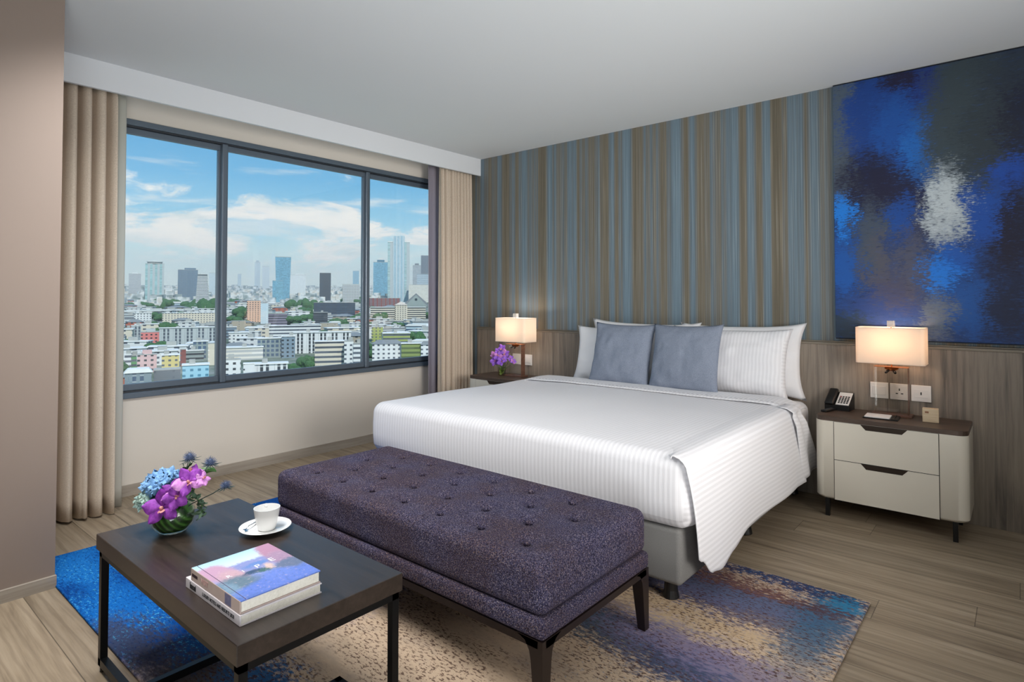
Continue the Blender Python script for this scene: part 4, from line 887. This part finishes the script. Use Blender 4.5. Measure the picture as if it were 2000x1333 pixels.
def building(label, cx_, cy_, az_, w_, h_, d_, st, wc, nc, ex, name='building', group=None):
    z0 = ground_z(cx_, cy_) - 1.5; H = h_ + 1.5; o = thing(name, label, 'building', (cx_, cy_, z0), R(az_ - 90), group); hw = w_ / 2; fm = facade(wc, nc, st); b = MB()
    # local -y is the face towards the hotel
    if ex == 'flare': wallmesh(b, rc(hw * .82, 0, d_), rc(hw, 0, d_), 0, H)
    elif ex == 'taper': wallmesh(b, rc(hw, 0, d_), rc(hw * .68, d_ * .1, d_ * .9), 0, H)
    elif ex == 'gable':
        wallmesh(b, rc(hw, 0, d_), rc(hw, 0, d_), 0, H)
    else: wallmesh(b, rc(hw, 0, d_), rc(hw, 0, d_), 0, H)
    b.build('body', fm, o, recalc=False)
    ov = min(.5, w_ * .03)
    tw = hw * (.68 if ex == 'taper' else 1)
    if ex in ('', 'flare', 'taper', 'step', 'pent', 'crown', 'round'):
        MB().box(-tw - ov * .3, tw + ov * .3, -ov * .3, d_ + ov * .3, H, H + max(.5, h_ * .012)).build('roof', m_roofg, o)
    if ex == 'pent': wallb = MB(); wallmesh(wallb, rc(hw * .5, d_ * .2, d_ * .8), rc(hw * .5, d_ * .2, d_ * .8), H + .5, H + .5 + max(2.5, h_ * .07)); wallb.build('rooftop_box', facade(wc if wc != 'sa' else 'g', 'k', 'plain'), o, recalc=False)
    if ex == 'step': wallb = MB(); q = [(-hw * .35, d_ * .1), (hw * .8, d_ * .1), (hw * .8, d_ * .8), (-hw * .35, d_ * .8)]; wallmesh(wallb, q, q, H + .3, H + max(3, h_ * .07)); wallb.build('rooftop_box', fm, o, recalc=False)
    if ex == 'round': MB().cyl((0, d_ * .5), hw * .8, H + .5, H + 6, 28).build('round_cap', m_roofg, o, smooth=40); MB().cyl((0, d_ * .5), hw * .9, H + 6, H + 8, 28).build('cap_rim', m_roofw, o, smooth=40)
    if ex == 'crown':
        wallb = MB(); q = rc(hw * .52, -1.0, d_ * .7); wallmesh(wallb, q, q, 0, H + 18); wallb.build('centre_shaft', facade('p', 'bl2', 'fins'), o, recalc=False)
        for sx in (-1, 1): MB().box(sx * hw * .78 - hw * .24, sx * hw * .78 + hw * .24, -.8, d_ + .8, H + .8, H + 2.6).build('crown_ledge', m_roofw, o)
    if ex in ('slab', '') and h_ < 32 and st != 'plain':
        q = (len(label) * 7 % 10) / 10 - .5; MB().box(hw * q - 1.3, hw * q + 1.6, d_ * .3, d_ * .3 + 2.6, H + .3, H + 2.9).build('rooftop_box', m_roofg, o)
    if ex == 'slab': MB().box(-hw - ov, hw + ov, -ov * 1.4, d_ + ov, H, H + .55).build('roof', m_roofp if wc == 'mv' else m_roofw, o)
    if ex == 'roofw': MB().prism([(-hw - .5, H), (hw + .5, H), (hw * .8, H + 1.8), (-hw * .8, H + 1.8)], -.6, d_ + .5, 'y').build('roof', m_roofw, o)
    if ex == 'hip':
        b = MB(); e_ = .5; A = [b.bm.verts.new(p_) for p_ in ((-hw - e_, -e_, H), (hw + e_, -e_, H), (hw + e_, d_ + e_, H), (-hw - e_, d_ + e_, H))]; r_ = min(hw, d_ / 2) * .9
        T1 = b.bm.verts.new((-hw + r_, d_ / 2, H + 2.6)); T2 = b.bm.verts.new((hw - r_, d_ / 2, H + 2.6)); b.bm.faces.new(A[::-1])
        for f_ in ((A[0], A[1], T2, T1), (A[1], A[2], T2), (A[2], A[3], T1, T2), (A[3], A[0], T1)): b.bm.faces.new(f_)
        b.build('hip_roof', m_roofd, o)
    if ex == 'gable':
        MB().prism([(-hw - 1, H), (hw + 1, H), (0, H + w_ * .46)], -.6, d_, 'y').build('gable_roof', m_roofd, o); MB().prism([(-hw * .80, H + .4), (hw * .80, H + .4), (0, H + w_ * .40)], -.9, -.55, 'y').build('gable_wall', simple('gable_grey_green', '93a09c', .8, nz=.1, nscale=.2), o)
        MB().cyl((0, 0), 2.0, 0, .4, 24).build('round_window', simple('dark_glazing', '33444a', .3), o, (0, -.95, H + w_ * .25), (PI / 2, 0, 0))
    if ex == 'pavil':
        MB().box(-hw - .5, hw + .5, -.8, d_ + .5, H, H + .7).build('roof', m_roofw, o); px_ = hw * .10; wallb = MB(); q = [(px_ - 9, -2), (px_ + 9, -2), (px_ + 9, d_), (px_ - 9, d_)]; wallmesh(wallb, q, q, 0, H + 3.6); wallb.build('pavilion', facade('c', 'k', 'dots'), o, recalc=False)
        b = MB(); A = [b.bm.verts.new(p_) for p_ in ((px_ - 10, -3, H + 3.6), (px_ + 10, -3, H + 3.6), (px_ + 10, d_ + 1, H + 3.6), (px_ - 10, d_ + 1, H + 3.6))]; t_ = b.bm.verts.new((px_, d_ / 2, H + 9)); b.bm.faces.new(A[::-1])
        for i in range(4): b.bm.faces.new((A[i], A[(i + 1) % 4], t_))
        b.build('pyramid_roof', simple('roof_cream', 'cfc4b4', .8), o)
    return o
CITY=[
(-2787.8, 881.8, 162.4, 43.0, 88.9, 30.1, 'band', 'w', 'd', 'pent', 'white stepped mid-rise with dark window bands at the left edge of the skyline'),
(-1908.3, 653.6, 161.0, 47.1, 109.7, 33.0, 'vglass', 'g', 't', 'round', 'grey tower with teal glass centre and flat round cap left in the skyline'),
(-1977.3, 771.6, 158.6, 54.8, 95.8, 38.3, 'grid', 'bg', 'db', 'step', 'blue-grey office slab with stepped top left of the first mullion'),
(-1462.7, 602.7, 157.5, 29.9, 75.8, 21.0, 'band', 'w', 'k', 'taper', 'white tower with black horizontal stripes narrowing to its top'),
(-2522.4, 1078.9, 156.8, 22.5, 96.5, 18.0, 'plain', 'p', 'p', '', 'pale narrow tower just left of the first mullion'),
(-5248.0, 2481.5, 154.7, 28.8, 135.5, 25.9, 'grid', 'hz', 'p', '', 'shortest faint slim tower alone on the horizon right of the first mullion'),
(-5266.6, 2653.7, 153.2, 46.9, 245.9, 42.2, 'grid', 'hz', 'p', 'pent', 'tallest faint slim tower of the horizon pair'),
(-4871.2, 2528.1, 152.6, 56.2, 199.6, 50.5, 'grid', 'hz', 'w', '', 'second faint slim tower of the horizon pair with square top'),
(-1846.2, 1016.0, 151.1, 48.8, 143.2, 29.3, 'glass', 'bl', 'bl2', 'flare', 'blue glass tower that widens towards its top in the middle of the window'),
(-1658.9, 896.0, 151.6, 28.0, 64.6, 16.8, 'glass', 'te', 'bl2', '', 'low teal glass block in front of the flared blue tower'),
(-2594.4, 1503.0, 149.9, 70.4, 96.6, 42.3, 'grid', 'w', 'g', 'step', 'white gridded block right behind the flared blue tower'),
(-1582.4, 1005.4, 147.5, 32.2, 88.9, 22.5, 'grid', 'dk', 'k', '', 'dark grey square tower alone between blue tower and second mullion'),
(-3798.5, 2675.7, 144.8, 44.6, 153.7, 35.7, 'glass', 'p', 'bl2', '', 'pale blue slim tower touching the second mullion'),
(-1353.1, 937.3, 145.3, 43.4, 55.8, 26.0, 'grid', 'w', 'k', '', 'white block with square black windows beside the second mullion'),
(-1965.6, 1502.8, 142.6, 58.5, 144.8, 41.0, 'glass', 'bl', 'bl2', 'pent', 'blue glass office left of the tallest tower'),
(-1302.4, 1056.2, 140.9, 59.6, 172.3, 44.7, 'tall', 'g', 't', 'crown', 'tallest pale green tower with narrow crown in the right pane'),
(-2653.2, 2284.9, 139.3, 46.7, 165.6, 37.3, 'band', 'dg', 'g', 'pent', 'grey ribbed tower right of the tallest tower'),
(-3101.4, 2762.5, 138.3, 83.5, 253.3, 66.8, 'grid', 'dg', 'dk', '', 'grey-mauve tower half behind the right curtain'),
(-2082.1, 1842.1, 138.5, 74.5, 103.5, 52.1, 'band', 'bl', 'w', '', 'low blue glass block in front of the grey-mauve tower'),
(-1231.9, 1071.6, 139.0, 60.1, 55.2, 30.0, 'grid', 'c', 'g', '', 'cream building with rows of small arches behind the gabled hall'),
(-726.4, 623.8, 139.3, 47.2, 21.1, 42.5, 'plain', 'gg', 'k', 'gable', 'grey-green hall with big triangular gable below the tallest tower'),
(-1064.5, 824.0, 142.2, 68.4, 25.9, 34.2, 'fins', 'br', 'dk', '', 'low red-brown brick block in the right pane'),
(-706.1, 572.0, 141.0, 81.3, 22.2, 20.3, 'band', 'c', 'k', 'pavil', 'long cream three-storey building with central pyramid roof'),
(-849.0, 421.2, 153.5, 18.5, 31.3, 9.3, 'dots', 'pe', 'k', '', 'peach apartment tower with stacked balconies right of the first mullion'),
(-807.3, 415.9, 152.6, 10.0, 28.8, 8.0, 'plain', 'pb', 'w', '', 'pale blue-white blank slab joined to the peach tower'),
(-877.4, 575.1, 146.7, 67.0, 25.0, 26.8, 'band', 'db', 'k', '', 'long dark blue office building left of the second mullion'),
(-746.0, 466.1, 147.9, 19.2, 16.5, 11.5, 'band', 'dk', 'k', '', 'smaller dark block in front of the long blue office'),
(-730.2, 394.0, 151.5, 22.9, 17.9, 11.4, 'band', 'mv', 'k', 'slab', 'mauve hall with pale green flat roof behind the white apartments'),
(-538.3, 308.2, 150.1, 47.6, 15.5, 7.1, 'band', 'w', 'dk', 'slab', 'upper white apartment wing with dark window row'),
(-434.7, 272.9, 147.7, 45.4, 16.8, 6.8, 'fins', 'w', 'k', 'slab', 'long white apartment block with dark vertical slots in the middle pane'),
(-497.1, 348.6, 144.9, 9.3, 10.1, 7.4, 'plain', 'w', 'w', '', 'white blank gable wall at the end of the slotted apartment block'),
(-655.7, 207.1, 162.2, 8.5, 14.0, 3.4, 'fins', 'g', 'dk', 'slab', 'left end wing of grey slotted apartments behind the salmon house'),
(-558.0, 217.9, 158.4, 46.4, 16.8, 5.6, 'fins', 'g', 'dk', 'slab', 'long grey apartment block with dark slots in the left pane'),
(-580.2, 194.2, 161.2, 14.7, 12.6, 10.3, 'dots', 'sa', 'k', 'pent', 'salmon pink house with grey rooftop in the left pane'),
(-717.3, 219.3, 162.8, 5.9, 7.6, 4.8, 'dots', 'w', 'dk', '', 'small white house with four windows at the left curtain'),
(-456.3, 185.5, 157.6, 9.7, 13.5, 6.8, 'grid', 'gg', 'db', 'slab', 'grey glass office with white floor bands left of the first mullion'),
(-421.7, 180.0, 156.6, 7.0, 14.8, 5.6, 'plain', 'c', 'c', '', 'narrow cream wall block against the first mullion'),
(-416.4, 136.8, 161.5, 10.5, 10.9, 7.3, 'dots', 'pk', 'k', 'pent', 'pale pink apartment house with rooftop clutter'),
(-442.1, 137.6, 162.4, 3.1, 8.1, 2.5, 'band', 'gr', 'dk', '', 'thin green house between white and pale pink houses'),
(-439.5, 133.2, 162.8, 3.6, 9.3, 2.9, 'band', 'w', 'dk', 'slab', 'white house with dark balconies at the left curtain'),
(-406.4, 146.8, 159.8, 9.6, 10.7, 6.7, 'dots', 'ye', 'dk', 'slab', 'yellow house with green roof edge in the left pane'),
(-430.6, 163.6, 158.9, 3.4, 11.1, 3.0, 'plain', 'br', 'dk', '', 'narrow brick-red house between yellow house and grey roofs'),
(-453.1, 180.3, 158.0, 11.5, 7.4, 8.0, 'band', 'gg', 'k', 'slab', 'low grey shed house with awnings behind the pale blue house'),
(-330.8, 131.5, 158.0, 12.5, 13.0, 7.5, 'dots', 'sky', 'bl', 'slab', 'pale blue and white house at the bottom of the left pane'),
(-310.2, 97.6, 162.1, 10.7, 14.5, 7.5, 'fins', 'wh', 'db', 'roofw', 'blue-grey warehouse with pale tin roof in the lower left corner'),
(-314.2, 111.5, 160.0, 11.3, 14.0, 7.9, 'plain', 'dg', 'dk', '', 'flat dark grey wall building at the bottom of the left pane'),
(-432.9, 226.4, 152.2, 17.0, 14.8, 8.5, 'grid', 'gg', 'db', 'slab', 'grey office with large glass bays behind the silver canopy'),
(-423.0, 236.2, 150.6, 9.5, 16.4, 5.7, 'dots', 'bg', 'k', 'slab', 'blue-grey apartment block with maroon roof edge'),
(-434.3, 207.5, 154.2, 25.6, 9.1, 12.8, 'band', 'si', 'c', 'slab', 'silver round-edged building with yellow stripe in the middle pane'),
(-347.5, 223.2, 147.1, 18.6, 18.4, 7.4, 'band', 'c', 'dk', 'slab', 'cream house with balconies at the bottom right of the middle pane'),
(-334.1, 229.1, 145.4, 5.9, 18.9, 4.7, 'dots', 'w', 'dk', '', 'narrow white house wall beside the cream balcony house'),
(-330.0, 232.9, 144.7, 5.2, 17.5, 4.2, 'band', 'w', 'dk', '', 'white balcony house touching the second mullion'),
(-319.9, 146.3, 155.1, 7.5, 15.4, 5.3, 'dots', 'w', 'k', '', 'white house at the bottom left corner of the middle pane'),
(-313.9, 152.1, 153.8, 5.6, 13.2, 4.5, 'plain', 'w', 'k', 'slab', 'small pale house with flat white roof at the bottom of the middle pane'),
(-317.8, 166.7, 152.0, 17.4, 11.5, 8.7, 'fins', 'w', 'k', 'slab', 'low white building with dark openings and roof garden'),
(-339.9, 265.2, 141.9, 21.0, 14.5, 8.4, 'dots', 'w', 'dk', 'hip', 'white apartment house with grey hip roof in the right pane'),
(-327.1, 276.7, 139.7, 14.4, 14.6, 7.2, 'band', 'ol', 'ol2', 'slab', 'olive green apartment house at the bottom of the right pane'),
(-319.5, 283.5, 138.4, 7.2, 13.8, 3.6, 'dots', 'w', 'dk', 'hip', 'small white gabled house behind the right sheer'),
(-481.3, 363.5, 142.9, 10.9, 14.2, 6.5, 'dots', 'li', 'dk', '', 'lime green house beside the second mullion'),
(-422.1, 339.8, 141.1, 23.8, 12.8, 11.9, 'band', 'li', 'dk', 'slab', 'lime green roofed row house behind the grey hip roof'),
(-881.0, 347.1, 158.4, 69.5, 14.3, 13.9, 'dots', 'c', 'dk', 'slab', 'cream row of flats under the tree belt in the left pane'),
(-897.1, 292.1, 161.8, 20.0, 15.1, 8.0, 'dots', 'w', 'dk', 'slab', 'small white flats at the left of the cream row'),
(-713.1, 334.9, 154.7, 15.7, 11.1, 11.0, 'plain', 'tn', 'dk', '', 'small tan box building right of the first mullion'),
(-612.3, 280.0, 155.3, 9.5, 11.5, 6.6, 'band', 'bg', 'dk', 'slab', 'low blue-grey roofed shop right of the first mullion'),
(-600.7, 386.0, 147.2, 19.6, 11.7, 9.8, 'plain', 'tn', 'dk', '', 'tan windowless stair block on the white apartments'),
(-591.1, 395.5, 146.1, 15.8, 8.8, 7.9, 'plain', 'tn', 'g', '', 'tan windowless block right on the white apartments'),
(-555.9, 260.9, 154.7, 17.1, 10.1, 10.2, 'dots', 'w', 'dk', 'slab', 'jumbled white flats behind the silver building')]

for (cx_, cy_, az_, w_, h_, d_, st, wc, nc, ex, lab) in CITY: building(lab, cx_, cy_, az_, w_, h_, d_, st, wc, nc, ex)
PTS = [(c[0] + math.cos(R(c[2])) * c[5] / 2, c[1] + math.sin(R(c[2])) * c[5] / 2, max(c[3], c[5]) * .55, math.hypot(c[0] - EYE[0], c[1] - EYE[1]), c[2], c[3]) for c in CITY]
def free(x_, y_, r_, front=True):
    D = math.hypot(x_ - EYE[0], y_ - EYE[1]); A = math.degrees(math.atan2(y_ - EYE[1], x_ - EYE[0]))
    for (px_, py_, pr, pd, pa, pw) in PTS:
        if math.hypot(x_ - px_, y_ - py_) < pr + r_: return False
        if D < pd and pd - D < pd * (.24 if pd < 560 else .09) and abs(A - pa) < math.degrees((pw / 2 + r_) / pd): return False
    return True
# generic low houses: one prototype per kind, copied
rnd = random.Random(77)
KINDS = [('w', 'dk', 'dots', 'slab', 'small distant white low-rise house among the larger blocks', 'small white houses in the city'), ('g', 'dk', 'band', '', 'small distant grey flat-roofed block among the larger buildings', 'small grey blocks in the city'),
         ('c', 'dk', 'dots', 'slab', 'small distant cream low-rise house among the larger blocks', 'small cream houses in the city'), ('tc', 'k', 'dots', 'hip', 'small distant brick-coloured house with hip roof in the city', 'small brick-coloured houses in the city'),
         ('pb', 'db', 'band', 'roofw', 'small distant pale blue shed with tin roof in the city', 'small pale blue sheds in the city'), ('tn', 'k', 'dots', 'hip', 'small distant tan house with grey hip roof in the city', 'small tan houses in the city')]
protos = []
placed = []
cnt = 0
tries = 0
while cnt < 300 and tries < 9000:
    tries += 1
    D = 330 * (5.2 ** (rnd.random() ** .85)); A = rnd.uniform(133.5, 165.5); x_ = EYE[0] + D * math.cos(R(A)); y_ = EYE[1] + D * math.sin(R(A)); sc = rnd.uniform(.75, 1.5) * (1 + D / 1500)
    if not free(x_, y_, 7 * sc): continue
    if any(math.hypot(x_ - a, y_ - c) < (r_ + 6.0 * sc) for a, c, r_ in placed): continue
    k = rnd.choices(range(6), (5, 4, 3, 1.4, 1.6, 2))[0]; placed.append((x_, y_, 6.0 * sc)); cnt += 1
    P = next((p_ for kk, p_ in protos if kk == k), None); wc, nc, st, ex, lab, grp = KINDS[k]
    if P is None: P = building(lab, x_, y_, A, 11, 8.2, 8, st, wc, nc, ex, 'low_house', grp); protos.append((k, P)); o = P
    else: o = copy_tree(P)
    o.location = (x_, y_, ground_z(x_, y_) - 1.5); o.scale = (sc * rnd.uniform(.8, 1.7), sc * rnd.uniform(.7, 1.1), rnd.uniform(.6, 1.25) * (.8 + .2 * sc)); o.rotation_euler.z = R(A - 90 + rnd.uniform(-25, 25))
# trees: clumps
m, n = mat('tree_foliage'); f = n.noise(obc(n), .9, 5, .7); n.put(n.b.inputs['Base Color'], n.ramp(f, [(.3, lin('24402b')), (.55, lin('3f6a3c')), (.75, lin('6d9150'))])); n.b.inputs['Roughness'].default_value = .9; bump(n, f, .8, .6)
m_tree = m; m_trunk = simple('tree_trunk', '5a4a3a', .9)
def tree(label, x_, y_, s_, seed, group=None, fl=1.):
    o = thing('leafy_tree', label, 'tree', (x_, y_, ground_z(x_, y_) - .5), seed, group); b = MB(); r0 = random.Random(seed)
    for k in range(9):
        c = Vector((r0.uniform(-.6, .6) * s_ * fl, r0.uniform(-.4, .4) * s_, s_ * r0.uniform(.55, 1.05))); rr = s_ * r0.uniform(.32, .5); bmesh.ops.create_icosphere(b.bm, subdivisions=2, radius=rr, matrix=Matrix.Translation(c))
    for v_ in b.bm.verts: v_.co += Vector(v_.co).normalized() * noise.noise(v_.co * (1.1)) * s_ * .10
    b.build('crown', m_tree, o); MB().cyl((0, 0), s_ * .06, 0, s_ * .7, 8).build('trunk', m_trunk, o); return o
E0 = math.atan2
def pol(D, A): return EYE[0] + D * math.cos(R(A)), EYE[1] + D * math.sin(R(A))
tree('large dark tree mass left of the first mullion behind the slotted apartments', *pol(1130, 157.0), 22, 3, fl=1.4)
tree('round green tree right of the first mullion beside the peach tower', *pol(985, 154.6), 15, 5)
tree('broad dark tree clump in the middle of the city, left of the long blue office', *pol(1270, 149.9), 21, 7, fl=1.5)
tree('broad green tree clump beside the long blue office', *pol(1180, 148.6), 20, 11, fl=1.4)
tree('bright green tree near the right sheer curtain above the olive house', *pol(560, 139.4), 10, 13)
tree('dark green tree in front of the long cream school building', *pol(860, 142.6), 13, 15)
tree('green roadside tree at the bottom of the middle pane', *pol(420, 149.0), 7, 17)
tree('green garden trees beside the low white building at the window bottom', *pol(388, 150.3), 6.5, 19, fl=1.6)
Tp = tree('distant dark green tree between the low houses', *pol(1400, 160), 14, 21, 'distant trees in the city', 1.5); k = 0
while k < 130:
    D = 420 * (4.6 ** rnd.random()); A = rnd.uniform(133, 166); x_, y_ = pol(D, A); s_ = rnd.uniform(.45, .9) * (.6 + D / 1800)
    if not free(x_, y_, 5) or any(math.hypot(x_ - a, y_ - c) < r_ + 4 for a, c, r_ in placed): k += .05; continue
    o = copy_tree(Tp); o.location = (x_, y_, ground_z(x_, y_) - .5); o.scale = (s_ * 1.2, s_ * 1.2, s_ * .75); o.rotation_euler.z = rnd.uniform(0, 6); k += 1
# elevated road
P0, P1 = pol(1060, 163.5), pol(1210, 155.5); vd = Vector((P1[0] - P0[0], P1[1] - P0[1])); er = thing('elevated_road', 'pale elevated concrete road crossing the left pane behind the trees', 'road', ((P0[0] + P1[0]) / 2, (P0[1] + P1[1]) / 2, ground_z(*P0)), math.atan2(vd.y, vd.x))
MB().box(-vd.length / 2, vd.length / 2, -5, 5, 12, 14.2).build('deck', m_roofw, er)
for k in range(7): MB().box(-vd.length / 2 + 10 + k * 28, -vd.length / 2 + 13 + k * 28, -2, 2, -3, 12).build('pillar', m_roofg, er)
# far low-rise sprawl towards the horizon: nobody could count it
b = MB(); r0 = random.Random(4)
for k in range(3600):
    D = 1500 * (4.6 ** r0.random()); A = r0.uniform(124, 175); x_, y_ = pol(D, A)
    if not free(x_, y_, 12): continue
    s_ = r0.uniform(8, 22) * (D / 2200) ** .7; h_ = r0.choice((6, 8, 9, 10, 12, 16, 26)) * (D / 2200) ** .35; M_ = Matrix.Translation((x_, y_, ground_z(x_, y_) - 2)) @ Matrix.Rotation(R(A) + r0.uniform(-.6, .6), 4, 'Z'); b.box(-s_ / 2, s_ / 2, -s_ * .8, s_ * .8, 0, h_ + 2, M=M_)
m, n = mat('sprawl'); f = n.noise(obc(n), .018, 2, .9); n.put(n.b.inputs['Base Color'], n.ramp(f, [(.3, lin('5d6f68')), (.42, lin('8f9c9a')), (.52, lin('dfe2df')), (.62, lin('c9c3b6')), (.74, lin('8fa0ab'))])); n.b.inputs['Roughness'].default_value = .85
so = b.build('distant_city_sprawl', m); tag(so, 'pale carpet of distant low-rise roofs reaching to the horizon', 'buildings', kind='stuff')
# ground
m, n = mat('city_ground'); f = n.noise(obc(n), .02, 6, .7); n.put(n.b.inputs['Base Color'], n.ramp(f, [(.36, lin('3f5540')), (.48, lin('6e7a6c')), (.58, lin('8d908a')), (.7, lin('b7b7ae'))])); n.b.inputs['Roughness'].default_value = .95
b = MB(); rings = []
for D in (60, 200, 400, 800, 1600, 3200, 6500, 12000): rings.append([b.bm.verts.new((*pol(D, A), ground_z(*pol(D, A)))) for A in range(120, 181, 3)])
for a_, b_ in zip(rings, rings[1:]):
    for i in range(len(a_) - 1): b.bm.faces.new((a_[i], a_[i + 1], b_[i + 1], b_[i]))
gd = b.build('city_ground', m); gd['kind'] = 'structure'
# haze over the city
m = bpy.data.materials.new('city_haze'); m.use_nodes = True; n = NT(m.node_tree); n.n.clear(); vo = n.N('ShaderNodeVolumeScatter', i={'Color': (.97, .99, 1, 1), 'Density': HAZE, 'Anisotropy': .0}); n.l.new(vo.outputs[0], n.N('ShaderNodeOutputMaterial').inputs['Volume'])
if HAZE: hz_ = MB().box(-7000, -160, -1500, 7000, -80, 420).build('haze', m); tag(hz_, 'thin pale haze veiling the distant city outside the window', 'haze', kind='stuff')
